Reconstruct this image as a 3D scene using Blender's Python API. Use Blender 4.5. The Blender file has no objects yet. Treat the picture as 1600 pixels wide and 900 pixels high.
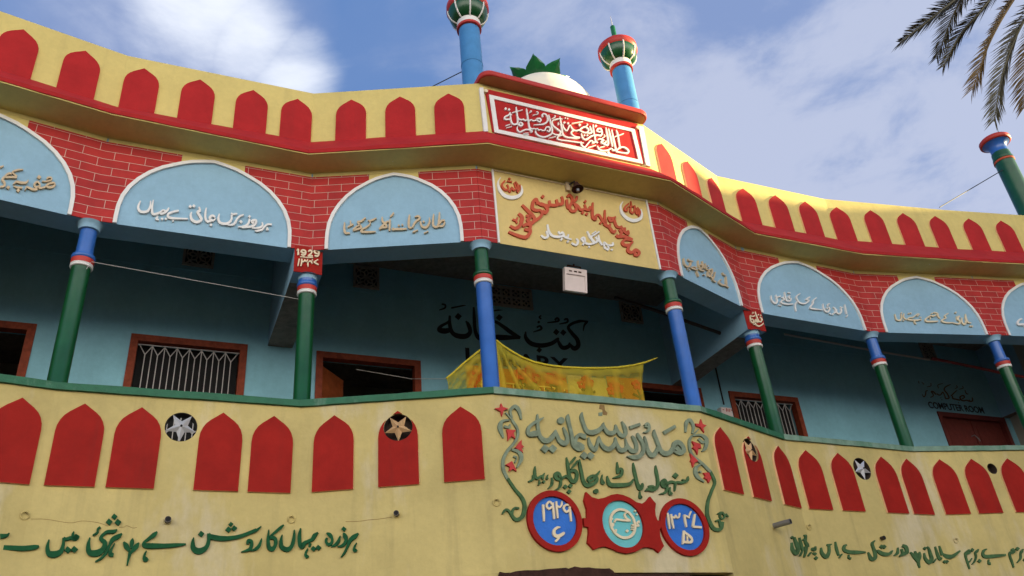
import bpy, bmesh, math, random
import numpy as np
from mathutils import Vector, Matrix
from mathutils.geometry import tessellate_polygon
R = math.radians
random.seed(7)
sc = bpy.context.scene
col = sc.collection

# ------------------------------------------------------------------ camera
FPX, PITCH, ROLL = 1278.393, 0.521867, -0.095694     # focal length in photo pixels (1600 wide)
EYE = np.array([0.0, 0.0, 1.6])
fw = np.array([0, math.cos(PITCH), math.sin(PITCH)])
r0 = np.array([1.0, 0, 0]); u0 = np.cross(r0, fw)
rt = r0*math.cos(ROLL)+u0*math.sin(ROLL); up = -r0*math.sin(ROLL)+u0*math.cos(ROLL)
cam_d = bpy.data.cameras.new('camera'); cam = bpy.data.objects.new('camera', cam_d); col.objects.link(cam)
cam_d.sensor_width = 36; cam_d.lens = FPX/1600*36; cam_d.clip_start = .05; cam_d.clip_end = 2000
M4 = Matrix(((rt[0], up[0], -fw[0], EYE[0]), (rt[1], up[1], -fw[1], EYE[1]), (rt[2], up[2], -fw[2], EYE[2]), (0, 0, 0, 1)))
cam.matrix_world = M4
sc.camera = cam

# ------------------------------------------------------------------ light
SUN_AZ, SUN_EL = 8.0, 9.0          # azimuth from +X towards +Y
sc.view_settings.view_transform = 'Standard'; sc.view_settings.look = 'None'
sc.view_settings.gamma = 1; sc.view_settings.use_curve_mapping = False
sc.view_settings.exposure = 1.75
sd = bpy.data.lights.new('sun', 'SUN'); sun = bpy.data.objects.new('sun', sd); col.objects.link(sun)
sd.energy = 5.0; sd.angle = R(.8); sd.color = (1.0, .80, .40)
sv = Vector((math.cos(R(SUN_EL))*math.cos(R(SUN_AZ)), math.cos(R(SUN_EL))*math.sin(R(SUN_AZ)), math.sin(R(SUN_EL))))
sun.rotation_euler = (-sv).to_track_quat('-Z', 'Y').to_euler()
sun.location = (30, 0, 30)

def pixdir(x, y):
    d = (x-800)/FPX*rt-(y-450)/FPX*up+fw
    return d/np.linalg.norm(d)

W = bpy.data.worlds.new('World'); sc.world = W; W.use_nodes = True
nt = W.node_tree; N = nt.nodes; Lk = nt.links; N.clear()
def nd(t, **k):
    n = N.new(t)
    for a, v in k.items(): setattr(n, a, v)
    return n
out = nd('ShaderNodeOutputWorld'); bg = nd('ShaderNodeBackground')
sky = nd('ShaderNodeTexSky', sky_type='NISHITA', sun_disc=False)
sky.sun_elevation = R(SUN_EL); sky.sun_rotation = R(90-SUN_AZ); sky.air_density = 1.0; sky.dust_density = 1.0; sky.ozone_density = 2.0
tc = nd('ShaderNodeTexCoord'); sep = nd('ShaderNodeSeparateXYZ'); Lk.new(tc.outputs['Generated'], sep.inputs[0])
def vmath(op, a, b=None):
    n = nd('ShaderNodeVectorMath', operation=op); Lk.new(a, n.inputs[0])
    if b is not None:
        if hasattr(b, 'links'): Lk.new(b, n.inputs[1])
        else: n.inputs[1].default_value = b
    return n
def mth(op, a, b=None, clamp=False):
    n = nd('ShaderNodeMath', operation=op, use_clamp=clamp)
    for i, v in enumerate((a, b)):
        if v is None: continue
        if hasattr(v, 'links'): Lk.new(v, n.inputs[i])
        else: n.inputs[i].default_value = v
    return n.outputs[0]
# clouds laid on a flat layer high overhead: direction / z
zc = mth('MAXIMUM', sep.outputs[2], .06)
cmb = nd('ShaderNodeCombineXYZ'); Lk.new(mth('DIVIDE', sep.outputs[0], zc), cmb.inputs[0]); Lk.new(mth('DIVIDE', sep.outputs[1], zc), cmb.inputs[1])
def noise(vec, scale, detail, rough, dist=0, off=(0, 0, 0), stretch=(1, 1, 1)):
    mp = nd('ShaderNodeMapping'); mp.inputs['Location'].default_value = off; mp.inputs['Scale'].default_value = stretch
    Lk.new(vec, mp.inputs[0])
    n = nd('ShaderNodeTexNoise'); n.inputs['Scale'].default_value = scale; n.inputs['Detail'].default_value = detail
    n.inputs['Roughness'].default_value = rough; n.inputs['Distortion'].default_value = dist
    Lk.new(mp.outputs[0], n.inputs['Vector']); return n.outputs[0]
def ramp(v, a, b):
    n = nd('ShaderNodeMapRange', interpolation_type='SMOOTHSTEP'); Lk.new(v, n.inputs[0])
    n.inputs[1].default_value = a; n.inputs[2].default_value = b; return n.outputs[0]
def blob(px, py, ra, rb):      # soft mask around a direction of the sky
    d = pixdir(px, py)
    n = nd('ShaderNodeVectorMath', operation='DISTANCE'); Lk.new(tc.outputs['Generated'], n.inputs[0]); n.inputs[1].default_value = tuple(d)
    return ramp(n.outputs['Value'], rb, ra)
n1 = noise(cmb.outputs[0], 1.6, 9, .58, .5, (3.1, 1.7, 0))
n2 = noise(cmb.outputs[0], .9, 5, .5, .2, (7.4, 2.3, 0))
n3 = noise(cmb.outputs[0], 4.0, 6, .6, .3, (1.2, 5.3, 0))
# left bright cumulus, right thin haze veil
left = mth('MAXIMUM', blob(385, 60, .01, .10), blob(300, 0, .02, .14))
left = mth('MAXIMUM', left, mth('MULTIPLY', blob(455, 120, .01, .10), .9))
left = mth('MAXIMUM', left, mth('MULTIPLY', blob(180, -90, .03, .2), .6))
lveil = mth('MULTIPLY', blob(250, 60, .05, .27), .62)
fine = mth('ADD', mth('MULTIPLY', n1, .7), mth('MULTIPLY', n3, .3))
lc = mth('MULTIPLY', ramp(mth('ADD', fine, mth('MULTIPLY', left, .34)), .58, .92), ramp(left, .0, .45))
right = mth('MAXIMUM', blob(1450, 150, .25, .75), blob(1700, 300, .3, .9))
rc = mth('MULTIPLY', ramp(mth('ADD', mth('ADD', mth('MULTIPLY', n1, .55), mth('MULTIPLY', n3, .45)), mth('MULTIPLY', right, .13)), .50, .66), mth('ADD', mth('MULTIPLY', right, .9), .15))
gen = mth('MULTIPLY', ramp(n2, .48, .72), .35)
veil = mth('MAXIMUM', mth('MULTIPLY', right, .52), mth('MAXIMUM', gen, lveil))
SKY_K, = (.10,)
skyc = vmath('SCALE', sky.outputs[0]); skyc.inputs['Scale'].default_value = SKY_K
def mixc(fac, a, b):
    n = nd('ShaderNodeMix', data_type='RGBA'); n.inputs['Factor'].default_value = 0
    if hasattr(fac, 'links'): Lk.new(fac, n.inputs['Factor'])
    else: n.inputs['Factor'].default_value = fac
    for v, s in ((a, n.inputs[6]), (b, n.inputs[7])):
        if hasattr(v, 'links'): Lk.new(v, s)
        else: s.default_value = (*v, 1)
    return n.outputs[2]
SKYDIM = .50; FILL_BANK = (3.0, 2.82, 2.55)
BLUE = (.072, .182, .455); VEIL = (.215, .252, .385); WHITE = (.60, .63, .69)
base = mixc(.60, skyc.outputs[0], BLUE)
c1 = mixc(veil, base, VEIL)
c2 = mixc(mth('MULTIPLY', rc, .80), c1, (.335, .368, .475))
c3 = mixc(mth('MULTIPLY', lc, .88), c2, WHITE)
# unseen bright cloud glow, added behind the camera to light the facade
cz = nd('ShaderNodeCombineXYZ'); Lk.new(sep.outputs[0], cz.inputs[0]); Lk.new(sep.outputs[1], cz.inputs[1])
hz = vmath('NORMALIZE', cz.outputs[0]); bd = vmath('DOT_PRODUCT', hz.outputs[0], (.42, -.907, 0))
fill_bank = mth('MULTIPLY', ramp(bd.outputs['Value'], .05, .75), mth('MULTIPLY', ramp(sep.outputs[2], .03, .14), ramp(sep.outputs[2], .62, .20)))
fill_bank = mth('MULTIPLY', fill_bank, mth('ADD', mth('MULTIPLY', n1, .5), .75))
c4 = mixc(fill_bank, c3, FILL_BANK)
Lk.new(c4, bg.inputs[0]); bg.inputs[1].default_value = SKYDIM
Lk.new(bg.outputs[0], out.inputs[0])

# ------------------------------------------------------------------ materials
def mat(name, rgb, rough=.6, var=.10, scale=6, bump=.0, bscale=60, spec=.4, metal=0, stain=None, coat=0, streak=0):
    m = bpy.data.materials.new(name); m.use_nodes = True; t = m.node_tree; b = t.nodes['Principled BSDF']
    b.inputs['Roughness'].default_value = rough; b.inputs['Metallic'].default_value = metal
    b.inputs['Specular IOR Level'].default_value = spec; b.inputs['Coat Weight'].default_value = coat
    tcn = t.nodes.new('ShaderNodeTexCoord')
    n = t.nodes.new('ShaderNodeTexNoise'); n.inputs['Scale'].default_value = scale; n.inputs['Detail'].default_value = 6; n.inputs['Roughness'].default_value = .6
    t.links.new(tcn.outputs['Object'], n.inputs['Vector'])
    mr = t.nodes.new('ShaderNodeMapRange'); mr.inputs[1].default_value = .3; mr.inputs[2].default_value = .7
    mr.inputs[3].default_value = 1-var; mr.inputs[4].default_value = 1+var
    t.links.new(n.outputs[0], mr.inputs[0])
    hs = t.nodes.new('ShaderNodeHueSaturation'); hs.inputs['Color'].default_value = (*rgb, 1)
    t.links.new(mr.outputs[0], hs.inputs['Value'])
    last = hs.outputs[0]
    if stain:
        srgb, samt, sscale, lo, hi = stain
        mp = t.nodes.new('ShaderNodeMapping'); mp.inputs['Scale'].default_value = (1, 1, .35); t.links.new(tcn.outputs['Object'], mp.inputs[0])
        n2 = t.nodes.new('ShaderNodeTexNoise'); n2.inputs['Scale'].default_value = sscale; n2.inputs['Detail'].default_value = 8; n2.inputs['Roughness'].default_value = .65
        t.links.new(mp.outputs[0], n2.inputs['Vector'])
        m2 = t.nodes.new('ShaderNodeMapRange'); m2.inputs[1].default_value = lo; m2.inputs[2].default_value = hi; m2.inputs[4].default_value = samt
        t.links.new(n2.outputs[0], m2.inputs[0])
        mx = t.nodes.new('ShaderNodeMix'); mx.data_type = 'RGBA'; mx.inputs[7].default_value = (*srgb, 1)
        t.links.new(m2.outputs[0], mx.inputs['Factor']); t.links.new(last, mx.inputs[6]); last = mx.outputs[2]
    if streak:                                      # rain and dust streaks running down the paint
        mp = t.nodes.new('ShaderNodeMapping'); mp.inputs['Scale'].default_value = (5.5, 5.5, .42); t.links.new(tcn.outputs['Object'], mp.inputs[0])
        n3_ = t.nodes.new('ShaderNodeTexNoise'); n3_.inputs['Scale'].default_value = 1.0; n3_.inputs['Detail'].default_value = 7; n3_.inputs['Roughness'].default_value = .62; n3_.inputs['Distortion'].default_value = .25
        t.links.new(mp.outputs[0], n3_.inputs['Vector'])
        m3 = t.nodes.new('ShaderNodeMapRange'); m3.inputs[1].default_value = .54; m3.inputs[2].default_value = .78; m3.inputs[4].default_value = streak
        t.links.new(n3_.outputs[0], m3.inputs[0])
        mx = t.nodes.new('ShaderNodeMix'); mx.data_type = 'RGBA'; mx.inputs[7].default_value = (rgb[0]*.35+.02, rgb[1]*.35+.02, rgb[2]*.4+.015, 1)
        t.links.new(m3.outputs[0], mx.inputs['Factor']); t.links.new(last, mx.inputs[6]); last = mx.outputs[2]
        n4 = t.nodes.new('ShaderNodeTexNoise'); n4.inputs['Scale'].default_value = 14; n4.inputs['Detail'].default_value = 8; n4.inputs['Roughness'].default_value = .7; t.links.new(tcn.outputs['Object'], n4.inputs['Vector'])
        m4 = t.nodes.new('ShaderNodeMapRange'); m4.inputs[1].default_value = .35; m4.inputs[2].default_value = .72; m4.inputs[3].default_value = 1.03; m4.inputs[4].default_value = .93
        t.links.new(n4.outputs[0], m4.inputs[0]); h4 = t.nodes.new('ShaderNodeHueSaturation'); t.links.new(last, h4.inputs['Color']); t.links.new(m4.outputs[0], h4.inputs['Value']); last = h4.outputs[0]
    t.links.new(last, b.inputs['Base Color'])
    if bump:
        nb = t.nodes.new('ShaderNodeTexNoise'); nb.inputs['Scale'].default_value = bscale; nb.inputs['Detail'].default_value = 4
        t.links.new(tcn.outputs['Object'], nb.inputs['Vector'])
        bp = t.nodes.new('ShaderNodeBump'); bp.inputs['Strength'].default_value = bump; bp.inputs['Distance'].default_value = .01
        t.links.new(nb.outputs[0], bp.inputs['Height'])
        nc = t.nodes.new('ShaderNodeTexNoise'); nc.inputs['Scale'].default_value = 2.6; nc.inputs['Detail'].default_value = 3; t.links.new(tcn.outputs['Object'], nc.inputs['Vector'])
        b2 = t.nodes.new('ShaderNodeBump'); b2.inputs['Strength'].default_value = min(1, bump*1.6); b2.inputs['Distance'].default_value = .05
        t.links.new(nc.outputs[0], b2.inputs['Height']); t.links.new(bp.outputs[0], b2.inputs['Normal']); t.links.new(b2.outputs[0], b.inputs['Normal'])
    return m
M = {}
M['yellow'] = mat('yellow_plaster', (.53, .425, .165), .78, .13, 1.1, .24, 38, .2, stain=((.60, .52, .35), .75, .9, .53, .64), streak=.34)
M['parapet_yellow'] = mat('parapet_yellow_paint', (.64, .515, .175), .75, .05, 2.0, .2, 40, .25, stain=((.50, .38, .17), .35, 1.6, .55, .75), streak=.22)
M['sign_yellow'] = mat('sign_yellow_paint', (.66, .50, .19), .7, .06, 2.0, .15, 40, .25, streak=.12)
M['red'] = mat('red_paint', (.31, .014, .009), .7, .14, 3, .2, 50, .12, streak=.30)
M['red_dark'] = mat('red_band_paint', (.40, .020, .020), .7, .12, 3, .2, 50, .12, streak=.25)
M['red_bright'] = mat('red_enamel', (.46, .035, .022), .5, .10, 5, .1, 50, .35)
M['blue_wall'] = mat('pale_blue_paint', (.265, .44, .56), .7, .06, 2.5, .15, 50, .25, streak=.12)
M['inner_blue'] = mat('verandah_blue_paint', (.225, .46, .54), .7, .08, 2.0, .15, 50, .25, streak=.16)
M['white'] = mat('white_paint', (.74, .72, .68), .6, .06, 8, .1, 60, .3)
M['cream'] = mat('cream_paint', (.72, .60, .40), .6, .08, 8, .1, 60, .3)
M['tan'] = mat('tan_relief_paint', (.55, .42, .26), .6, .10, 20, .1, 60, .3)
M['orange_red'] = mat('orange_red_paint', (.50, .075, .025), .55, .10, 10, .1, 60, .35)
M['green'] = mat('green_enamel', (.006, .075, .022), .28, .15, 4, .08, 30, .5)
M['coping_green'] = mat('worn_green_paint', (.022, .125, .062), .6, .18, 9, .3, 60, .3, stain=((.20, .30, .22), .55, 3.0, .55, .66))
M['coping_pale'] = mat('faded_green_paint', (.17, .27, .20), .65, .18, 9, .3, 60, .3, stain=((.06, .17, .10), .7, 3.5, .5, .64))
M['letter_green'] = mat('letter_green_paint', (.008, .075, .026), .65, .25, 14, .2, 60, .12)
M['sage'] = mat('sage_grey_paint', (.20, .245, .165), .7, .25, 14, .2, 60, .12)
M['olive'] = mat('olive_green_paint', (.060, .125, .05), .7, .28, 14, .2, 60, .12)
M['blue'] = mat('blue_enamel', (.030, .125, .42), .3, .12, 4, .08, 30, .5)
M['disc_blue'] = mat('medallion_blue_paint', (.02, .14, .52), .6, .10, 6, .3, 40, .3)
M['aqua'] = mat('aqua_paint', (.13, .47, .49), .6, .08, 6, .2, 40, .3)
M['minaret_blue'] = mat('minaret_blue_paint', (.06, .23, .48), .45, .10, 5, .1, 40, .35)
M['wood'] = mat('reddish_wood', (.21, .042, .018), .6, .28, 14, .2, 40, .14)
M['leaf_wood'] = mat('orange_brown_wood', (.36, .085, .025), .6, .25, 9, .2, 40, .15)
M['dark_wood'] = mat('dark_red_wood', (.13, .022, .016), .5, .25, 12, .2, 40, .4)
M['concrete'] = mat('bare_concrete', (.24, .195, .16), .9, .25, 12, .5, 50, .1)
M['brown'] = mat('exposed_brown_lintel', (.045, .020, .014), .85, .35, 12, .6, 40, .15)
M['grey_metal'] = mat('pipe_metal', (.22, .22, .23), .45, .15, 12, .1, 40, .4, .6)
M['bar'] = mat('white_steel_bar', (.50, .46, .44), .45, .12, 15, 0, 40, .4)
M['silver'] = mat('silver_paint', (.52, .52, .53), .4, .10, 14, .1, 40, .4, .25)
M['gold'] = mat('gold_paint', (.60, .37, .18), .45, .10, 14, .1, 40, .4, .2)
M['dark'] = mat('dark_void', (.012, .011, .011), .9, .2, 8)
M['black'] = mat('black_paint', (.010, .010, .012), .6, .2, 12)
M['jali'] = mat('cement_lattice', (.34, .27, .22), .85, .2, 14, .3, 50, .15)
M['dome'] = mat('dome_cream_paint', (.84, .76, .58), .55, .05, 4, .1, 30, .3)
M['lotus'] = mat('lotus_green_paint', (.010, .13, .035), .3, .2, 8, .1, 40, .5)
M['plastic'] = mat('white_plastic', (.66, .55, .51), .4, .06, 9, 0, 40, .4)
M['string'] = mat('cotton_string', (.50, .47, .42), .8, .1, 20)
M['wire'] = mat('black_cable', (.02, .02, .022), .6, .1, 20)
M['pipe_red'] = mat('red_pipe_paint', (.20, .016, .014), .4, .15, 12, 0, 40, .4)
M['pipe_black'] = mat('rusty_dark_pipe', (.030, .018, .012), .4, .3, 12, .1, 40, .45)
M['floor'] = mat('cement_floor', (.30, .29, .27), .85, .12, 5, .2, 40, .2)
M['earth'] = mat('courtyard_earth', (.13, .10, .07), .95, .2, .8, .5, 20, .1)
M['flower_red'] = mat('relief_flower_red', (.48, .035, .030), .6, .15, 14, .1, 40, .3)
M['bark'] = mat('palm_bark', (.10, .075, .05), .9, .3, 12, .6, 30, .1)
M['neigh'] = mat('neighbour_plaster', (.42, .36, .28), .85, .12, 1.2, .3, 30, .2)

def brick_mat():
    m = bpy.data.materials.new('painted_brick'); m.use_nodes = True; t = m.node_tree; b = t.nodes['Principled BSDF']
    uv = t.nodes.new('ShaderNodeUVMap'); uv.uv_map = 'UVMap'
    br = t.nodes.new('ShaderNodeTexBrick'); br.offset = .5; br.squash = 1
    br.inputs['Color1'].default_value = (.35, .014, .012, 1); br.inputs['Color2'].default_value = (.42, .020, .015, 1); br.inputs['Mortar'].default_value = (.54, .38, .31, 1)
    br.inputs['Scale'].default_value = 1; br.inputs['Brick Width'].default_value = .335; br.inputs['Row Height'].default_value = .1155
    br.inputs['Mortar Size'].default_value = .0032; br.inputs['Mortar Smooth'].default_value = .0
    nz = t.nodes.new('ShaderNodeTexNoise'); nz.inputs['Scale'].default_value = 2.5; nz.inputs['Detail'].default_value = 4
    ad = t.nodes.new('ShaderNodeVectorMath'); ad.operation = 'MULTIPLY_ADD'; ad.inputs[1].default_value = (.012, .012, 0)
    t.links.new(uv.outputs[0], nz.inputs['Vector']); t.links.new(nz.outputs['Color'], ad.inputs[0]); t.links.new(uv.outputs[0], ad.inputs[2])
    t.links.new(ad.outputs[0], br.inputs['Vector'])
    n2 = t.nodes.new('ShaderNodeTexNoise'); n2.inputs['Scale'].default_value = 5; n2.inputs['Detail'].default_value = 6; t.links.new(uv.outputs[0], n2.inputs['Vector'])
    mr = t.nodes.new('ShaderNodeMapRange'); mr.inputs[1].default_value = .3; mr.inputs[2].default_value = .7; mr.inputs[3].default_value = .86; mr.inputs[4].default_value = 1.12
    t.links.new(n2.outputs[0], mr.inputs[0])
    hs = t.nodes.new('ShaderNodeHueSaturation'); t.links.new(br.outputs['Color'], hs.inputs['Color']); t.links.new(mr.outputs[0], hs.inputs['Value'])
    t.links.new(hs.outputs[0], b.inputs['Base Color']); b.inputs['Roughness'].default_value = .6; b.inputs['Specular IOR Level'].default_value = .3
    bp = t.nodes.new('ShaderNodeBump'); bp.inputs['Strength'].default_value = .5; bp.inputs['Distance'].default_value = .006
    t.links.new(br.outputs['Fac'], bp.inputs['Height']); t.links.new(bp.outputs[0], b.inputs['Normal'])
    return m
M['brick'] = brick_mat()
def cloth_mat(name, rgb, alpha):
    m = bpy.data.materials.new(name); m.use_nodes = True; t = m.node_tree; N_ = t.nodes; b = N_['Principled BSDF']
    b.inputs['Base Color'].default_value = (*rgb, 1); b.inputs['Roughness'].default_value = .8
    tr = N_.new('ShaderNodeBsdfTranslucent'); tr.inputs[0].default_value = (*rgb, 1)
    tp = N_.new('ShaderNodeBsdfTransparent'); tp.inputs[0].default_value = (1, .93, .45, 1)
    at_ = N_.new('ShaderNodeAttribute'); at_.attribute_name = 'fold'
    mr = N_.new('ShaderNodeMapRange'); mr.inputs[3].default_value = alpha; mr.inputs[4].default_value = min(1, alpha+.45); t.links.new(at_.outputs['Fac'], mr.inputs[0])
    m1 = N_.new('ShaderNodeMixShader'); m1.inputs[0].default_value = .45; t.links.new(b.outputs[0], m1.inputs[1]); t.links.new(tr.outputs[0], m1.inputs[2])
    m2 = N_.new('ShaderNodeMixShader'); t.links.new(mr.outputs[0], m2.inputs[0]); t.links.new(tp.outputs[0], m2.inputs[1]); t.links.new(m1.outputs[0], m2.inputs[2])
    t.links.new(m2.outputs[0], N_['Material Output'].inputs[0])
    return m
M['net'] = cloth_mat('sheer_yellow_cloth', (.82, .66, .05), .26)
M['leaf'] = mat('palm_leaflet', (.16, .15, .10), .55, .35, 3, 0, 40, .35)
M['leaf_dry'] = mat('dry_palm_leaflet', (.27, .185, .085), .6, .35, 3, 0, 40, .3)

# ------------------------------------------------------------------ mesh helpers
class MB:
    def __init__(s): s.v = []; s.f = []; s.uv = {}
    def add(s, vs, fs, uv=None):
        o = len(s.v); s.v += [tuple(map(float, p)) for p in vs]
        for k, f in enumerate(fs):
            s.f.append(tuple(i+o for i in f))
        if uv is not None:
            for i, c in enumerate(uv): s.uv[o+i] = c
        return s
    def build(s, name, m, parent=None, smooth=False, origin=None):
        me = bpy.data.meshes.new(name); me.from_pydata(s.v, [], s.f); me.update()
        if s.uv:
            l = me.uv_layers.new(name='UVMap')
            for lp in me.loops: l.data[lp.index].uv = s.uv.get(lp.vertex_index, (0, 0))
        bm = bmesh.new(); bm.from_mesh(me); bmesh.ops.recalc_face_normals(bm, faces=bm.faces); bm.to_mesh(me); bm.free()
        if smooth:
            for p in me.polygons: p.use_smooth = True
        me.materials.append(m if not isinstance(m, str) else M[m])
        o = bpy.data.objects.new(name, me); col.objects.link(o)
        if parent is not None: o.parent = parent
        return o
def smooth_by_angle(o, a=40):
    me = o.data
    for p in me.polygons: p.use_smooth = True
    bm = bmesh.new(); bm.from_mesh(me)
    for e in bm.edges:
        if len(e.link_faces) == 2 and e.calc_face_angle(0) > R(a): e.smooth = False
    bm.to_mesh(me); bm.free(); return o
def tag(o, label=None, cat=None, group=None, kind=None):
    if label: o['label'] = label
    if cat: o['category'] = cat
    if group: o['group'] = group
    if kind: o['kind'] = kind
    return o
def empty(name, loc=(0, 0, 0)):
    o = bpy.data.objects.new(name, None); o.location = loc; o.empty_display_size = .2; col.objects.link(o); return o
def box_mb(mb, c, ax, ay, az, hx, hy, hz):
    c, ax, ay, az = map(np.array, (c, ax, ay, az))
    vs = [c+sx*hx*ax+sy*hy*ay+sz*hz*az for sx in (-1, 1) for sy in (-1, 1) for sz in (-1, 1)]
    return mb.add(vs, [(0, 1, 3, 2), (4, 6, 7, 5), (0, 4, 5, 1), (2, 3, 7, 6), (0, 2, 6, 4), (1, 5, 7, 3)])
def tube(mb, pts, r, seg=8, closed=False):
    pts = [np.array(p, float) for p in pts]; n = len(pts); o = []; 
    rs = r if hasattr(r, '__len__') else [r]*n
    pu = None
    for i, p in enumerate(pts):
        a = pts[(i-1) % n] if (i or closed) else p; b = pts[(i+1) % n] if (i < n-1 or closed) else p
        t = (b-a)/np.linalg.norm(b-a)
        if pu is None: pu = np.cross(t, [0, 0, 1.]) if abs(t[2]) < .9 else np.cross(t, [1., 0, 0])
        pu = pu-t*(pu@t); pu /= np.linalg.norm(pu); w = np.cross(t, pu)
        o += [p+rs[i]*(math.cos(q)*pu+math.sin(q)*w) for q in np.linspace(0, 2*math.pi, seg, endpoint=False)]
    fs = []
    for i in range(n if closed else n-1):
        j = (i+1) % n
        for k in range(seg): fs.append((i*seg+k, i*seg+(k+1) % seg, j*seg+(k+1) % seg, j*seg+k))
    if not closed: fs += [tuple(range(seg))[::-1], tuple((n-1)*seg+k for k in range(seg))]
    return mb.add(o, fs)
def lathe(mb, x, y, prof, seg=28):
    vs = []; fs = []
    for r, z in prof:
        vs += [(x+r*math.cos(a), y+r*math.sin(a), z) for a in np.linspace(0, 2*math.pi, seg, endpoint=False)]
    for i in range(len(prof)-1):
        for k in range(seg): fs.append((i*seg+k, i*seg+(k+1) % seg, (i+1)*seg+(k+1) % seg, (i+1)*seg+k))
    fs += [tuple(range(seg))[::-1], tuple((len(prof)-1)*seg+k for k in range(seg))]
    return mb.add(vs, fs)

# ------------------------------------------------------------------ plan of the facade
K = np.array([[-6.573, 5.945], [-4.619, 7.339], [-2.442, 8.364], [-.314, 8.513], [2.213, 9.740], [3.606, 11.173], [5.877, 12.356], [8.197, 12.968], [10.515, 13.589]])
def offs(P, e):
    def nr(a, b):
        t = (b-a)/np.linalg.norm(b-a); return np.array([t[1], -t[0]])
    o = []
    for i in range(len(P)):
        if i == 0: o.append(P[0]+nr(P[0], P[1])*e)
        elif i == len(P)-1: o.append(P[-1]+nr(P[-2], P[-1])*e)
        else:
            a = nr(P[i-1], P[i]); m = a+nr(P[i], P[i+1]); o.append(P[i]+m/(m@a)*e)
    return np.array(o)
def fine(P, k=6):
    o = [P[0]]
    for u_, w_ in zip(P[:-1], P[1:]): o += [u_+(w_-u_)*q/k for q in range(1, k+1)]
    return np.array(o)
def sweep(mb, prof, P=K, caps=True, lo=0, hi=None, jit=0):
    """closed profile of (outward offset, z) swept along the plan polyline"""
    hi = len(P) if hi is None else hi
    rows = [np.c_[offs(P, e), np.full(len(P), z)][lo:hi] for e, z in prof]; n = hi-lo; m = len(prof)
    vs = [rows[j][i]+np.array([random.uniform(-jit, jit) for _ in range(3)]) for i in range(n) for j in range(m)]
    fs = [(i*m+j, i*m+(j+1) % m, (i+1)*m+(j+1) % m, (i+1)*m+j) for i in range(n-1) for j in range(m)]
    if caps: fs += [tuple(range(m)), tuple((n-1)*m+j for j in range(m))[::-1]]
    return mb.add(vs, fs)
class Patch:
    """a flat piece of wall: origin, along, upward and outward axes"""
    def __init__(s, O, t, v, n): s.O, s.t, s.v, s.n = map(lambda a: np.array(a, float), (O, t, v, n))
    def p(s, a, b, d=0): return s.O+s.t*a+s.v*b+s.n*d
    def at(s, x, y, d=0):
        D = pixdir(x, y); O = s.O+s.n*d; k = ((O-EYE)@s.n)/(D@s.n); X = EYE+k*D-O
        return float(X@s.t), float(X@s.v)
def vpatch(A, B, off=0):
    t = np.array([*(B-A), 0.]); t /= np.linalg.norm(t); n = np.array([t[1], -t[0], 0])
    return Patch(np.array([*A, 0.])+n*off, t, (0, 0, 1), n)
WALL = [vpatch(K[i], K[i+1]) for i in range(8)]                 # upper wall / spandrels
BAL = [vpatch(K[i], K[i+1], -.035) for i in range(8)]           # balcony parapet
LEN = [float(np.linalg.norm(K[i+1]-K[i])) for i in range(8)]
F_ = offs(K, .40); T_ = offs(K, 0.0)                            # parapet foot and top
for i, q in {2: (-2.405, 8.016), 3: (-.13, 8.138), 4: (2.36, 9.317), 5: (3.892, 10.924), 6: (5.92, 11.891)}.items(): F_[i] = q
for i, q in {1: (-4.641, 7.418), 2: (-2.492, 8.402), 3: (-.19, 8.511), 4: (2.223, 9.713), 5: (3.632, 11.222), 6: (5.745, 12.223)}.items(): T_[i] = q
ZF, ZT = 8.48, 9.86
PAR = [vpatch(np.array(T_[i]), np.array(T_[i+1])) for i in range(8)]      # plumb parapet face above the sloping eave
ZP = 8.955
BT = np.array([math.cos(R(25.455)), math.sin(R(25.455)), 0.]); BN = np.array([BT[1], -BT[0], 0])
BACK = Patch((-3.24, 10.24, 0), BT, (0, 0, 1), BN)              # back wall of the verandah

def relief(mb, P, pts, d0, d1, uv=None):
    """solid raised shape: outline of (s, z) on a patch, front at d1, foot at d0"""
    n = len(pts); vs = [P.p(a, b, d1) for a, b in pts]+[P.p(a, b, d0) for a, b in pts]
    tri = tessellate_polygon([[Vector((a, b, 0)) for a, b in pts]])
    fs = [tuple(f) for f in tri]+[(i, (i+1) % n, n+(i+1) % n, n+i) for i in range(n)]
    return mb.add(vs, fs, [(uv+a, b) for a, b in pts]*2 if uv is not None else None)
def ring(mb, P, inner, outer, d0, d1, closed=True):
    """raised band between two outlines with the same point count"""
    n = len(inner); vs = [P.p(*q, d) for L_, d in ((outer, d0), (outer, d1), (inner, d1), (inner, d0)) for q in L_]
    fs = []
    for i in range(n if closed else n-1):
        j = (i+1) % n
        for r_ in range(3): fs.append((r_*n+i, r_*n+j, (r_+1)*n+j, (r_+1)*n+i))
    if not closed:
        for i in (0, n-1): fs.append((i, n+i, 2*n+i, 3*n+i))
    return mb.add(vs, fs)
def rect(a0, b0, a1, b1): return [(a0, b0), (a1, b0), (a1, b1), (a0, b1)]
def circle(c, r, n=32): return [(c[0]+r*math.cos(q), c[1]+r*math.sin(q)) for q in np.linspace(0, 2*math.pi, n, endpoint=False)]
def crom(pts, k=6):
    P = [np.array(p, float) for p in pts]
    if len(P) == 2: return [tuple(P[0]+(P[1]-P[0])*q) for q in np.linspace(0, 1, 5)]
    P = [2*P[0]-P[1]]+P+[2*P[-1]-P[-2]]; o = []
    for i in range(1, len(P)-2):
        a, b, c, d = P[i-1:i+3]
        for q in np.linspace(0, 1, k, endpoint=False):
            o.append(tuple(.5*((2*b)+(-a+c)*q+(2*a-5*b+4*c-d)*q*q+(-a+3*b-3*c+d)*q**3)))
    o.append(tuple(P[-2])); return o
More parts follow.
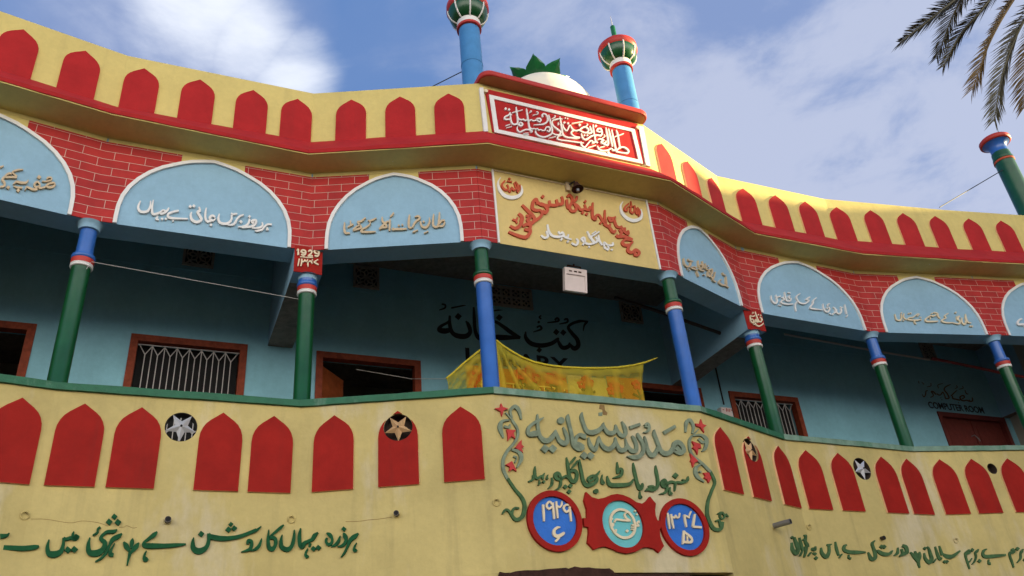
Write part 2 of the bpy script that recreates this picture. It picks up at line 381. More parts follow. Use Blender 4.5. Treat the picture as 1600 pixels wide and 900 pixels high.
def pen(mb, P, pts, w, d0, d1, nib=None, thin=.35, taper=.0, raw=False):
    """a pen stroke standing off the wall: flat-nib width follows the direction of travel"""
    c = np.array(pts if raw else crom(pts)); n = len(c)
    if n < 2: return
    tg = np.gradient(c, axis=0); tg /= (np.linalg.norm(tg, axis=1)[:, None]+1e-9)
    L_ = []; Rr = []
    for i in range(n):
        k = 1.0
        if nib is not None: k = thin+(1-thin)*abs(math.sin(math.atan2(tg[i][1], tg[i][0])-nib))
        f = i/(n-1)
        if taper: k *= min(1, .35+f/taper*.65) if f < taper else (min(1, .35+(1-f)/taper*.65) if f > 1-taper else 1)
        h = w*k/2; m = np.array([-tg[i][1], tg[i][0]])
        L_.append(c[i]+m*h); Rr.append(c[i]-m*h)
    vs = []
    for i in range(n): vs += [P.p(*L_[i], d1), P.p(*Rr[i], d1), P.p(*L_[i], d0), P.p(*Rr[i], d0)]
    fs = []
    for i in range(n-1):
        a, b = i*4, i*4+4
        fs += [(a, a+1, b+1, b), (a, b, b+2, a+2), (a+1, a+3, b+3, b+1)]
    fs += [(0, 2, 3, 1), ((n-1)*4, (n-1)*4+1, (n-1)*4+3, (n-1)*4+2)]
    mb.add(vs, fs)
def dot(mb, P, c, r, d0, d1, rot=.6):
    relief(mb, P, [(c[0]+r*math.cos(q+rot), c[1]+r*math.sin(q+rot)) for q in (0, math.pi/2, math.pi, math.pi*1.5)], d0, d1)

# ================================================================== the setting
g = MB(); n_ = 24; ex = [-600, -200, -80, -30, -12, 0, 12, 30, 80, 200, 600]
g.add([(x, y, 0) for y in ex for x in ex], [(j*11+i, j*11+i+1, (j+1)*11+i+1, (j+1)*11+i) for j in range(10) for i in range(10)])
tag(g.build('ground', 'earth'), kind='structure')

# ================================================================== the school building
BLD = empty('school_building', (0.9, 9.2, 0))
bpy.context.view_layer.update()
tag(BLD, 'two storey school building with yellow balcony, red arches, painted brick piers and Urdu inscriptions', 'building')
def part(mb, name, m, parent=None, **k):
    parent = BLD if parent is None else parent
    o = mb.build(name, m, parent, k.get('smooth', False))
    o.matrix_parent_inverse = parent.matrix_world.inverted() if parent is BLD else Matrix()
    if parent is not BLD: o.matrix_parent_inverse = Matrix()
    return o
def boolean_cut(o, cut_mb):
    c = cut_mb.build('cutter', 'yellow'); md = o.modifiers.new('b', 'BOOLEAN'); md.object = c; md.operation = 'DIFFERENCE'; md.solver = 'EXACT'
    bpy.context.view_layer.update()
    me = bpy.data.meshes.new_from_object(o.evaluated_get(bpy.context.evaluated_depsgraph_get()))
    o.modifiers.clear(); old = o.data; o.data = me; bpy.data.meshes.remove(old)
    d = c.data; bpy.data.objects.remove(c); bpy.data.meshes.remove(d)
def cyl_cut(mb, P, c, r, d0=-.4, d1=.3, n=40):
    pts = circle(c, r, n)
    mb.add([P.p(a, b, d0) for a, b in pts]+[P.p(a, b, d1) for a, b in pts], [tuple(range(n))[::-1], tuple(range(n, 2*n))]+[(i, (i+1) % n, n+(i+1) % n, n+i) for i in range(n)])

# ---- balcony parapet wall with round star openings
ZO = 3.235                                          # soffit over the ground floor entrance
mb = MB(); sweep(mb, [(-.035, ZO), (-.035, 5.168), (-.17, 5.168), (-.17, ZO)])
bal = part(mb, 'balcony_wall', 'yellow')
STARS = [(1, (1.206, 4.862), .158, 'silver'), (2, (1.06, 4.852), .158, 'gold'), (4, (1.02, 4.850), .158, 'gold'), (5, (1.375, 4.835), .165, 'silver')]
cut = MB()
for i, c, r, _ in STARS: cyl_cut(cut, BAL[i], c, r)
cyl_cut(cut, BAL[6], (1.31, 4.885), .085)
boolean_cut(bal, cut)
# ground floor walls left and right of the entrance
for lo, hi in ((0, 4), (4, 9)):
    mb = MB(); sweep(mb, [(-.036, 0), (-.036, ZO-.001), (-.22, ZO-.001), (-.22, 0)], lo=lo, hi=hi); part(mb, 'ground_floor_wall', 'yellow')
B3 = BAL[3]; L3 = LEN[3]
mb = MB(); relief(mb, B3, rect(.02, 0, L3-.02, ZO-.002), -.9, -.8); part(mb, 'entrance_shutter', 'brown')
# broken plaster above the entrance lets the brown lintel show
ch = [(778, 905), (781, 893.5), (788, 895), (796, 895.5), (806, 892.5), (820, 891), (842, 891), (856, 889), (872, 888), (884, 887), (888, 888.5), (898, 885), (908, 887), (920, 886.5), (930, 888), (945, 888.5), (952, 888), (958, 892), (961, 896.5), (1000, 897), (1040, 897), (1078, 898), (1079, 905)]
mb = MB(); relief(mb, B3, [B3.at(*q) for q in ch], -.02, .004); part(mb, 'broken_plaster_patch', 'brown')
# ---- coping, floor, roof slab, rear
def cope(lo, hi, m):
    mb = MB(); sweep(mb, [(0, 5.170), (0, 5.246), (-.21, 5.246), (-.21, 5.170)], P=fine(K, 12), lo=lo*12, hi=(hi-1)*12+1, jit=.0035); return part(mb, 'coping', m)
cope(0, 4, 'coping_green'); cope(3, 5, 'coping_pale'); cope(4, 6, 'coping_green'); cope(5, 9, 'coping_pale')
RIM = offs(K, -.1); 
def slab(name, z0, z1, e, m, back=7.0):
    P = offs(K, e); b0 = P[0]+np.array([-.6, 1])*back*.9; b1 = P[-1]+np.array([-.2, 1])*back
    pts = list(P)+[b1, b0]; n = len(pts); mb = MB()
    tri = tessellate_polygon([[Vector((*q, 0)) for q in pts]])
    mb.add([(*q, z0) for q in pts]+[(*q, z1) for q in pts], [tuple(f)[::-1] for f in tri]+[tuple(i+n for i in f) for f in tri]+[(i, (i+1) % n, n+(i+1) % n, n+i) for i in range(n)])
    return part(mb, name, m), b0, b1
slab('balcony_floor', 4.20, 4.36, -.171, 'floor')
_, b0, b1 = slab('roof_slab', 8.41, 8.56, -.05, 'concrete')
P0, P8 = offs(K, -.3)[0], offs(K, -.3)[-1]
for a, b in ((b0, b1), (P0, b0), (P8, b1)):
    Pq = vpatch(np.array(a), np.array(b)); mb = MB(); relief(mb, Pq, rect(0, 0, float(np.linalg.norm(np.array(b)-np.array(a))), 8.40), -.1, .1); part(mb, 'rear_wall', 'neigh')

# ---- upper spandrel wall
mb = MB(); sweep(mb, [(0, 7.208), (0, 8.405), (-.33, 8.405), (-.33, 7.208)]); part(mb, 'spandrel_wall', 'blue_wall')
ARC = [(1, 0), (1.0, .10), (.995, .22), (.97, .35), (.915, .48), (.83, .60), (.72, .71), (.585, .805), (.44, .875), (.38, .903), (.27, .945), (.13, .978), (0, 1.0)]
def arch_pts(c, hw, z0, h): return [(c+x*hw, z0+z*h) for x, z in ARC]+[(c-x*hw, z0+z*h) for x, z in ARC[-2::-1]]
ARCH = {0: (1.21, .99, 1.115), 1: (1.203, .985, 1.12), 2: (1.052, .855, 1.125), 4: (.955, .77, 1.13), 5: (1.275, 1.10, 1.135), 6: (1.215, 1.0, 1.125), 7: (1.24, 1.0, 1.125)}
ZB, ZTOP = 7.209, 8.335
uv0 = np.cumsum([0]+LEN)
for i, (c, hw, h) in ARCH.items():
    mb = MB(); ap = arch_pts(c, hw, ZB, h); ip = arch_pts(c, hw-.042, ZB, h-.045)
    ring(mb, WALL[i], ip, ap, -.01, .028, closed=False); part(mb, 'arch_rim', 'white')
for k in range(1, 8):                               # brick faced pier at each corner, folded round it
    mb = MB()
    for i, side in ((k-1, 1), (k, -1)):
        L_ = LEN[i]; e = L_ if side > 0 else 0.0
        if i in ARCH:
            c, hw, h = ARCH[i]; arc = [(c+side*x*(hw-.01), ZB+z*(h-.01)) for x, z in ARC[:10]]
            ol = [(e, ZB)]+arc+[(arc[-1][0], ZTOP), (e, ZTOP)]
        else:
            a = L_-.200 if side > 0 else .205
            ol = [(e, ZB), (a, ZB), (a, ZTOP), (e, ZTOP)]
        if side > 0: ol = ol[::-1]
        relief(mb, WALL[i], ol, -.008, .012, uv=uv0[i])
    part(mb, 'brick_pier', 'brick')
for i in range(8):                                  # yellow strip under the eaves and the wedges over the arches
    mb = MB()
    e = -.06 if i in (2, 3) else 0
    relief(mb, WALL[i], rect(.012, ZTOP+.004, LEN[i]-.012, 8.404), -.01, .008)
    if i in ARCH:
        c, hw, h = ARCH[i]; up_ = [(c+x*(hw-.01), ZB+z*(h-.01)) for x, z in ARC[9:]]; up_ += [(c-x*(hw-.01), ZB+z*(h-.01)) for x, z in ARC[-2:8:-1]]
        relief(mb, WALL[i], up_+[(up_[-1][0]+.003, ZTOP+.002), (up_[0][0]-.003, ZTOP+.002)], -.01, .007)
    part(mb, 'eaves_strip', 'parapet_yellow')
# ---- the yellow name board on the front bay
W3 = WALL[3]
mb = MB(); relief(mb, W3, rect(.232, ZB, L3-.222, ZTOP+.02), -.01, .010); board = part(mb, 'name_board', 'sign_yellow')
for a in (.206, L3-.222):
    mb = MB(); relief(mb, W3, rect(a, ZB, a+.026, ZTOP+.035), -.01, .030); part(mb, 'white_border', 'white')
mb = MB(); relief(mb, W3, rect(.232, ZTOP+.021, L3-.222, ZTOP+.035), -.01, .024); part(mb, 'white_border', 'cream')
# ---- eaves, band and leaning parapet
def loft(mb, loops, caps=True):
    n = len(loops[0]); m = len(loops); vs = [loops[j][i] for i in range(n) for j in range(m)]
    fs = [(i*m+j, i*m+(j+1) % m, (i+1)*m+(j+1) % m, (i+1)*m+j) for i in range(n-1) for j in range(m)]
    if caps: fs += [tuple(range(m)), tuple((n-1)*m+j for j in range(m))[::-1]]
    mb.add(vs, fs)
z3 = lambda P, z: [(*q, z) for q in P]
def lerp(f): return F_+(T_-F_)*f
mb = MB(); loft(mb, [z3(offs(K, -.04), 8.390), z3(F_*.985+offs(K, .30)*.015, 8.435), z3(F_, 8.452), z3(offs(K, -.04), 8.46)]); part(mb, 'eaves_soffit', 'parapet_yellow')
jz = lambda P, z: [(x+random.uniform(-.004, .004), y+random.uniform(-.004, .004), z+random.uniform(-.004, .004)) for x, y in P]
mb = MB(); loft(mb, [jz(fine(offs(F_, .012), 10), 8.448), jz(fine(offs(F_, .016), 10), 8.50), jz(fine(offs(T_, .012), 10), ZP+.008), z3(fine(offs(T_, -.10), 10), ZP+.008), z3(fine(offs(K, -.05), 10), 8.462)]); part(mb, 'red_eave', 'red_dark')
mb = MB(); loft(mb, [z3(T_, ZP-.12), z3(T_, ZT-.015), z3(offs(T_, -.015), ZT), z3(offs(T_, -.22), ZT), z3(offs(T_, -.22), ZP-.12)])
par = part(mb, 'roof_parapet', 'parapet_yellow')
LAN = [(-.5, 0), (-.5, .64), (-.485, .715), (-.44, .785), (-.37, .845), (-.27, .895), (-.14, .945), (0, 1.0)]
LAN = LAN+[(-x, z) for x, z in LAN[-2::-1]]
M['edge'] = mat('arch_edge_paint', (.80, .46, .26), .6, .1, 10)
def niche(P, s, z0, w, h, d0, d1, m):
    mb = MB(); pts = [(s+x*w, z0+z*h) for x, z in LAN][::-1]; nf = len(pts)
    relief(mb, P, pts, d0, d1)
    o = part(mb, 'red_arch_panel', m); o.data.materials.append(M['edge'])
    k = len(o.data.polygons)-nf
    for p in o.data.polygons[k:]: p.material_index = 1
    return o
for i, ss in {0: (.6, 1.277, 1.957), 1: (.22, .895, 1.567, 2.15), 2: (.53, 1.20, 1.87), 4: (.42, 1.109, 1.80), 5: (.47, 1.154, 1.811), 6: (.17, .88, 1.575, 2.28), 7: (.46, 1.18, 1.9)}.items():
    for s in ss: niche(PAR[i], s, ZP-.03, .41, .742, -.05, .026, 'red_dark')
hole_niche = []
for i, ss in {0: (.9, 1.55, 2.14), 1: (.286, .811, 1.605, 2.128), 2: (.366, 1.058, 1.752), 4: (.37, 1.02, 1.77), 5: (.342, .949, 1.81, 2.34), 6: (.399, .972, 1.632, 2.16), 7: (.4, 1.0, 1.7)}.items():
    for s in ss:
        o = niche(BAL[i], s, 4.20, .43, .84, -.03, .025, 'red')
        if (i, s) in ((2, 1.058), (4, 1.02)): hole_niche.append((o, i))
for o, i in hole_niche:
    st = [q for q in STARS if q[0] == i][0]; c_ = MB(); cyl_cut(c_, BAL[i], st[1], st[2]); boolean_cut(o, c_)
M['lining'] = mat('unpainted_lining_and_shade', (.055, .035, .025), .9, .2, 14)
for i, c, r, m in STARS+[(6, (1.31, 4.885), .085, None)]:
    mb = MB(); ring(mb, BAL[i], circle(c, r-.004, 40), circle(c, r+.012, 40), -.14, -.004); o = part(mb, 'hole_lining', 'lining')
    if i != 1: mb = MB(); relief(mb, BAL[i], circle(c, r+.008, 32), -.150, -.128); part(mb, 'shade_backing', 'lining', o)  # dark disc added behind the opening, standing in for the shade inside
for i, c, r, m in STARS:                             # faceted five pointed stars in the openings
    P = BAL[i]; vs = [P.p(c[0], c[1], .035), P.p(c[0], c[1], -.03)]
    for k in range(10):
        q = math.pi*1.5+k*math.pi/5; rr = r*1.0 if k % 2 == 0 else r*.42; vs.append(P.p(c[0]+rr*math.cos(q), c[1]+rr*math.sin(q), -.012 if k % 2 else -.004))
    mb = MB(); mb.add(vs, [(0, 2+k, 2+(k+1) % 10) for k in range(10)]+[(1, 2+(k+1) % 10, 2+k) for k in range(10)]); 
    o = part(mb, 'star_ornament', m)
    mb = MB(); mb.add([P.p(c[0]+.012*math.cos(q), c[1]+.012*math.sin(q), d) for d in (.02, .042) for q in np.linspace(0, 6.28, 8, endpoint=False)], [tuple(range(8)), tuple(range(8, 16))]+[(k, (k+1) % 8, 8+(k+1) % 8, 8+k) for k in range(8)])
    part(mb, 'star_bolt', 'dark', o)
# ---- plaque on the parapet, canopy
P3 = PAR[3]; LP3 = float(np.linalg.norm(T_[4]-T_[3]))
def quadpts(l): return [P3.at(*q) for q in l]
PL = [(752, 138), (766, 208), (1013, 259), (1000, 196)]                      # whole red board (photo corners, clockwise from top left)
mb = MB(); relief(mb, P3, quadpts([(757, 140), (769, 207), (1006, 257), (995, 195)])[::-1], -.05, .020); plq = part(mb, 'inscription_plaque', 'red_dark')
def frame(o4, w):      # o4 clockwise corners in photo -> outer and inner outlines
    q = np.array(quadpts(o4)); c = q.mean(0); inn = []
    for k in range(4):
        a, b, d = q[k-1], q[k], q[(k+1) % 4]; e1 = (a-b)/np.linalg.norm(a-b); e2 = (d-b)/np.linalg.norm(d-b)
        inn.append(tuple(b+(e1+e2)*w/abs(e1[0]*e2[1]-e1[1]*e2[0])))
    return inn, [tuple(x) for x in q]
inn, ou = frame([(763, 150), (771.5, 209), (1003, 258), (990, 204)], .065)
mb = MB(); ring(mb, P3, inn, ou, .0, .034); part(mb, 'plaque_frame', 'white', plq)
for a, b in (([(748, 139), (754, 139), (761.5, 207.5), (755, 207.5)]), 0), (([(996, 198), (1004, 200), (1015, 262), (1008, 260)]), 1):
    mb = MB(); relief(mb, P3, quadpts(a)[::-1], -.05, .032); part(mb, 'white_border', 'white')
for q in ((757.5, 145), (994.5, 202)):
    mb = MB(); c = P3.at(*q); relief(mb, P3, circle(c, .03, 14), .0, .05); part(mb, 'plaque_boss', 'cream', plq)
TP = vpatch(T_[3], T_[4]); LT = float(np.linalg.norm(T_[4]-T_[3]))
def canopy():
    t, n = TP.t, TP.n; r = .16; pr = [(-.03, -.25)]
    for q in np.linspace(0, math.pi/2, 7): pr.append((-.03+r-r*math.cos(q), .21-r+r*math.sin(q)))
    pr += [(LT+.09-a-.09+.09-.09, b) for a, b in pr[:0]]
    right = [(LT-a, b) for a, b in pr][::-1]; pl = pr+right; mb = MB(); n_ = len(pl)
    lv = [(.97, -.006), (1, .006), (1, .062), (.95, .085)]
    vs = []
    for f, z in lv:
        for a, b in pl:
            aa = LT/2+(a-LT/2)*(1-(1-f)*.12); bb = b if b < -.2 else b-(1-f)*.25
            vs.append(TP.O+t*aa+n*bb+np.array([0, 0, ZT+z]))
    fs = [(j*n_+k, j*n_+(k+1) % n_, (j+1)*n_+(k+1) % n_, (j+1)*n_+k) for j in range(3) for k in range(n_)]+[tuple(range(n_))[::-1], tuple(3*n_+k for k in range(n_))]
    mb.add(vs, fs); return mb
cn = part(canopy(), 'canopy', 'red_bright')
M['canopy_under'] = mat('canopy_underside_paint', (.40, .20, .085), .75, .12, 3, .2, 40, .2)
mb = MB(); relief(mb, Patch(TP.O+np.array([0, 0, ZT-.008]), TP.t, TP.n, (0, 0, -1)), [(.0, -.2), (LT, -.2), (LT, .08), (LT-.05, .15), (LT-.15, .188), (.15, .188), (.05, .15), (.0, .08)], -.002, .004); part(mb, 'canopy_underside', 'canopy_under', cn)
# ---- dome with a lotus on top
mid = (T_[3]+T_[4])/2; dn = np.array([TP.n[0], TP.n[1]]); dc = mid-dn*1.1+np.array([TP.t[0], TP.t[1]])*.27
DZ = -.27
mb = MB(); lathe(mb, dc[0], dc[1], [(.82, 8.56), (.82, 10.3+DZ), (.88, 10.45+DZ), (.90, 10.6+DZ), (.89, 10.75+DZ), (.85, 10.92+DZ), (.775, 11.08+DZ), (.67, 11.22+DZ), (.56, 11.34+DZ), (.40, 11.44+DZ), (.22, 11.52+DZ), (.03, 11.55+DZ)], 48)
dome = part(mb, 'dome', 'dome', smooth=True)
mb = MB(); lathe(mb, dc[0], dc[1], [(.15, 11.50+DZ), (.19, 11.60+DZ), (.19, 11.76+DZ), (.13, 11.88+DZ), (.08, 11.93+DZ), (.065, 11.96+DZ), (.08, 12.0+DZ), (.045, 12.06+DZ), (.01, 12.15+DZ)], 20); part(mb, 'finial', 'dome', dome, smooth=True)
for k in range(7):
    q = k*math.pi*2/7+.12; mb = MB(); ca, sa = math.cos(q), math.sin(q); rows = []
    prof = [(.12, 11.50, .09), (.22, 11.54, .150), (.33, 11.61, .180), (.43, 11.70, .155), (.485, 11.755, .095), (.51, 11.79, .012)]
    for d, sgn in ((0, 1), (.035, -1)):
        for r_, z, hw in prof:
            for f, cr in ((-1, -.055), (-.5, .0), (0, .035), (.5, .0), (1, -.055)):
                rr = r_+cr-d; rows.append((dc[0]+rr*ca-f*hw*sa, dc[1]+rr*sa+f*hw*ca, z+DZ+(-.02 if abs(f) == 1 else 0)))
    fs = [(i*5+j, i*5+j+1, (i+1)*5+j+1, (i+1)*5+j) for i in range(5) for j in range(4)]
    fs += [tuple(30+v for v in f)[::-1] for f in fs]
    bd = [0, 1, 2, 3, 4, 9, 14, 19, 24, 29, 28, 27, 26, 25, 20, 15, 10, 5]
    fs += [(bd[j], bd[(j+1) % 18], 30+bd[(j+1) % 18], 30+bd[j]) for j in range(18)]
    mb.add(rows, fs); part(mb, 'lotus_petal', 'lotus', dome)
# ---- minarets over the bay corners
def minaret(x, y, z0=9.80):
    r = .158; mb = MB(); lathe(mb, x, y, [(r, z0), (r, 10.42), (r+.006, 10.425), (r+.006, 10.44), (r, 10.445), (r, 11.22)], 32); m_ = part(mb, 'minaret', 'minaret_blue', smooth=False); smooth_by_angle(m_)
    mb = MB(); lathe(mb, x, y, [(r+.012, 11.16), (r+.030, 11.17), (r+.030, 11.215), (r+.01, 11.22)], 32); smooth_by_angle(part(mb, 'collar', 'red_bright', m_))
    mb = MB(); lathe(mb, x, y, [(r+.006, 11.20), (r+.024, 11.22), (r+.02, 11.315), (r, 11.32)], 32); smooth_by_angle(part(mb, 'collar', 'white', m_))
    bp = [(r+.005, 11.31), (.205, 11.33), (.247, 11.37), (.28, 11.43), (.300, 11.50), (.306, 11.56), (.300, 11.59)]
    mb = MB(); lathe(mb, x, y, bp+[(.1, 11.60)], 32); b_ = part(mb, 'bulb', 'green', m_, smooth=True)
    for k in range(8):
        q = k*math.pi/4+.2; mb = MB(); tube(mb, [(x+rr*math.cos(q)*1.01, y+rr*math.sin(q)*1.01, z) for rr, z in [(r+.01, 11.31)]+bp[1:]], .013, 6); part(mb, 'bulb_rib', 'white', b_)
    mb = MB(); lathe(mb, x, y, [(.275, 11.575), (.305, 11.55), (.328, 11.58), (.325, 11.67), (.29, 11.71), (.15, 11.74), (.02, 11.75)], 32); smooth_by_angle(part(mb, 'rim', 'red_bright', m_), 50)
    mb = MB(); lathe(mb, x, y, [(.06, 11.74), (.055, 11.78), (.042, 11.785), (.042, 12.20), (.012, 12.22), (.012, 12.24)], 14); smooth_by_angle(part(mb, 'spire', 'lotus', m_))
    mb = MB(); tube(mb, [(x, y, 12.23), (x, y, 12.46)], [.012, .004], 8); part(mb, 'spire_tip', 'silver', m_)
CA = offs(K, -.11); t3 = np.array([TP.t[0], TP.t[1]])
MA = offs(K, -.20)
minaret(*(MA[3]+t3*.105)); minaret(*(MA[4]+t3*.03))
px, py = 10.13, 13.52
mb = MB(); lathe(mb, px, py, [(.185, 8.6), (.180, 11.22), (.190, 11.23), (.190, 11.27), (.178, 11.28), (.170, 11.41)], 32); ps = part(mb, 'roof_pillar', 'green'); smooth_by_angle(ps)
mb = MB(); lathe(mb, px, py, [(.184, 11.17), (.194, 11.18), (.194, 11.21), (.184, 11.22)], 32); part(mb, 'collar', 'orange_red', ps)
mb = MB(); lathe(mb, px, py, [(.172, 11.39), (.156, 11.41), (.156, 11.53), (.18, 11.59), (.24, 11.64), (.275, 11.66)], 32); part(mb, 'flared_neck', 'blue', ps, smooth=True)
mb = MB(); lathe(mb, px, py, [(.27, 11.65), (.292, 11.67), (.292, 11.74), (.26, 11.77), (.05, 11.78)], 32); smooth_by_angle(part(mb, 'rim', 'red_bright', ps), 50)

# ---- columns
CX = offs(K, -.105)
for k in range(1, 8):
    x, y = CX[k]; plate = k in (2, 5); low = 'blue' if k in (3, 4) else 'green'; hi = 'green' if k in (3, 4) else 'blue'; r = .096
    mb = MB(); lathe(mb, x, y, [(r+.004, 5.24), (r+.004, 5.25), (r, 5.26), (r, 6.65)], 32); c_ = part(mb, 'column', low); smooth_by_angle(c_)
    mb = MB(); lathe(mb, x, y, [(r, 6.630), (.112, 6.634), (.117, 6.645), (.112, 6.656), (.104, 6.66), (.112, 6.664), (.116, 6.672), (.1, 6.68)], 32); part(mb, 'white_ring', 'white', c_, smooth=True)
    mb = MB(); lathe(mb, x, y, [(.10, 6.672), (.114, 6.676), (.116, 6.735), (.10, 6.74)], 32); smooth_by_angle(part(mb, 'red_collar', 'red_bright', c_))
    top = 6.84 if plate else 7.13
    pr = [(.105, 6.735), (.118, 6.742), (.124, 6.765), (.118, 6.788), (.105, 6.793)] + ([(.108, 6.80), (.110, top)] if plate else [(.089, 6.80), (.086, top)])
    mb = MB(); lathe(mb, x, y, pr, 32); smooth_by_angle(part(mb, 'upper_shaft', 'blue' if plate else hi, c_), 50)
    zt = 6.882 if plate else 7.21
    mb = MB(); lathe(mb, x, y, [(.10, top-.012), (.112, top-.008), (.114, top+.02), (.124, top+.05), (.150, zt)], 32); smooth_by_angle(part(mb, 'capital', 'blue_wall', c_), 50)

# ---- cross beams with red end plates
def crossbeam(c2, zl=6.88):
    c = np.array([*c2, 0.]); d = (c-BACK.O)@BN; o = BACK.O+BT*((c-BACK.O)@BT)
    P = Patch(o, BT, (0, 0, 1), BN); mb = MB(); relief(mb, P, rect(-.17, zl, .17, 8.409), -.05, d+.004); b = part(mb, 'cross_beam', 'blue_wall')
    mb = MB(); relief(mb, P, rect(-.169, zl-.004, .169, zl+.03), -.04, d-.26); part(mb, 'beam_underside', 'concrete', b)
    return P, d, b
plates = []
for k in (2, 5, 8):
    P, d, b = crossbeam(K[k]) if k != 8 else crossbeam((np.array([*K[8], 0.])+BT*(14.64-(np.array([*K[8], 0.])-BACK.O)@BT))[:2])
    if k != 8:
        mb = MB(); relief(mb, P, rect(-.169, 6.881, .169, 7.25), d, d+.016); plates.append((P, d, part(mb, 'end_plate', 'red', b)))

# ---- back wall of the verandah with doors, windows and vents
OPN = [(-4.7, -3.13, 4.36, 6.80), (-1.94, -.57, 5.22, 6.80), (.47, 1.91, 4.36, 6.81), (5.50, 6.93, 4.36, 6.81), (7.61, 9.04, 5.22, 6.81), (12.64, 14.44, 4.36, 6.81)]
S0, S1 = -7.0, 14.65
mb = MB(); xs = [S0]+[v for o in OPN for v in o[:2]]+[S1]
for a, b in zip(xs[::2], xs[1::2]): relief(mb, BACK, rect(a, 4.35, b, 8.42), -.22, 0)
for a, b, z0, z1 in OPN:
    relief(mb, BACK, rect(a, z1, b, 8.42), -.22, 0)
    if z0 > 4.4: relief(mb, BACK, rect(a, 4.35, b, z0), -.22, 0)
part(mb, 'verandah_wall', 'inner_blue')
mb = MB(); relief(mb, BACK, rect(S0, 7.93, S1, 7.955), -.01, .012); part(mb, 'wall_band', 'inner_blue')
Q1 = BACK.p(S1, 0)
WR = Patch(Q1, (1, 0, 0), (0, 0, 1), (0, -1, 0)); mb = MB(); relief(mb, WR, rect(0, 4.35, 4.5, 8.42), -.22, 0); part(mb, 'verandah_wall', 'inner_blue')
for j, (a, b, z0, z1) in enumerate(OPN):
    win = z0 > 4.4; w = .095
    o4 = [(a-.05, z0), (a-.05, z1+.055), (b+.05, z1+.055), (b+.05, z0)]; i4 = [(a+w-.05, z0), (a+w-.05, z1-w+.055), (b-w+.05, z1-w+.055), (b-w+.05, z0)]
    mb = MB()
    if win: ring(mb, BACK, [(x, max(y, z0+.06)) for x, y in i4], o4, -.10, .025)
    else: ring(mb, BACK, i4, o4, -.10, .025, closed=False)
    fr = part(mb, 'window' if win else 'door', 'dark_wood' if j == 5 else 'wood')
    if win:
        n_ = 8; x0, x1 = i4[0][0], i4[2][0]; st = (x1-x0-.05)/n_; zt = i4[1][1]-.03; zb = z0+.09; mb = MB(); zm = zt-.13
        for k in range(n_):
            xc = x0+.025+st*(k+.5)
            tube(mb, [BACK.p(xc, zb+.12, -.05), BACK.p(xc, zm, -.05)], .0065, 6)
            for sg in (-1, 1):
                tube(mb, [BACK.p(xc, zm, -.05), BACK.p(xc+sg*st/2, zt, -.05)], .0065, 6); tube(mb, [BACK.p(xc, zb+.12, -.05), BACK.p(xc+sg*st/2, zb, -.05)], .0065, 6)
                for zz in (5.62, 5.66): pass
            if k: tube(mb, [BACK.p(xc-st/2, zb, -.05), BACK.p(xc-st/2, zt, -.05)], .0065, 6)
            for zz in (5.55,): 
                tube(mb, [BACK.p(xc-st/2, zz, -.05), BACK.p(xc, zz+.07, -.05), BACK.p(xc+st/2, zz, -.05)], .006, 6)
        tube(mb, [BACK.p(x0, zt+.01, -.05), BACK.p(x1, zt+.01, -.05)], .007, 6); tube(mb, [BACK.p(x0, zb-.01, -.05), BACK.p(x1, zb-.01, -.05)], .007, 6)
        part(mb, 'window_grille', 'bar', fr)
        mb = MB(); relief(mb, BACK, rect(x0, z0, x1, zt+.05), -.20, -.17); part(mb, 'shutter_panel', 'dark', fr)
def leaf(P, s0, s1, d, z0, z1, m, parent, panels=True):
    mb = MB(); relief(mb, P, rect(s0, z0, s1, z1), d-.04, d)
    if panels:
        w = s1-s0
        for zz in ((z0+.12, z0+.75), (z0+.9, z0+1.5), (z0+1.62, z1-.12)): relief(mb, P, rect(s0+.12*w, zz[0], s1-.12*w, zz[1]), d-.01, d+.012)
    return part(mb, 'door_leaf', m, parent)
doors = [o for o in BLD.children if o.name.startswith('door')]
# library door stands with its left leaf swung inward
hx = BACK.p(.52, 0, -.10); q = R(25.455+48); LT_ = Patch(hx, (math.cos(q), math.sin(q), 0), (0, 0, 1), (math.sin(q), -math.cos(q), 0)); leaf(LT_, 0, .62, 0, 4.38, 6.70, 'leaf_wood', doors[1], False)
leaf(BACK, 12.69, 13.53, -.06, 4.38, 6.77, 'dark_wood', doors[3]); leaf(BACK, 13.55, 14.39, -.06, 4.38, 6.77, 'dark_wood', doors[3])
mb = MB(); tube(mb, [BACK.p(13.40, 6.42, -.05), BACK.p(13.40, 6.42, .02), BACK.p(13.47, 6.36, .02), BACK.p(13.5, 6.30, .02)], .012, 6); part(mb, 'door_handle', 'grey_metal', doors[3])
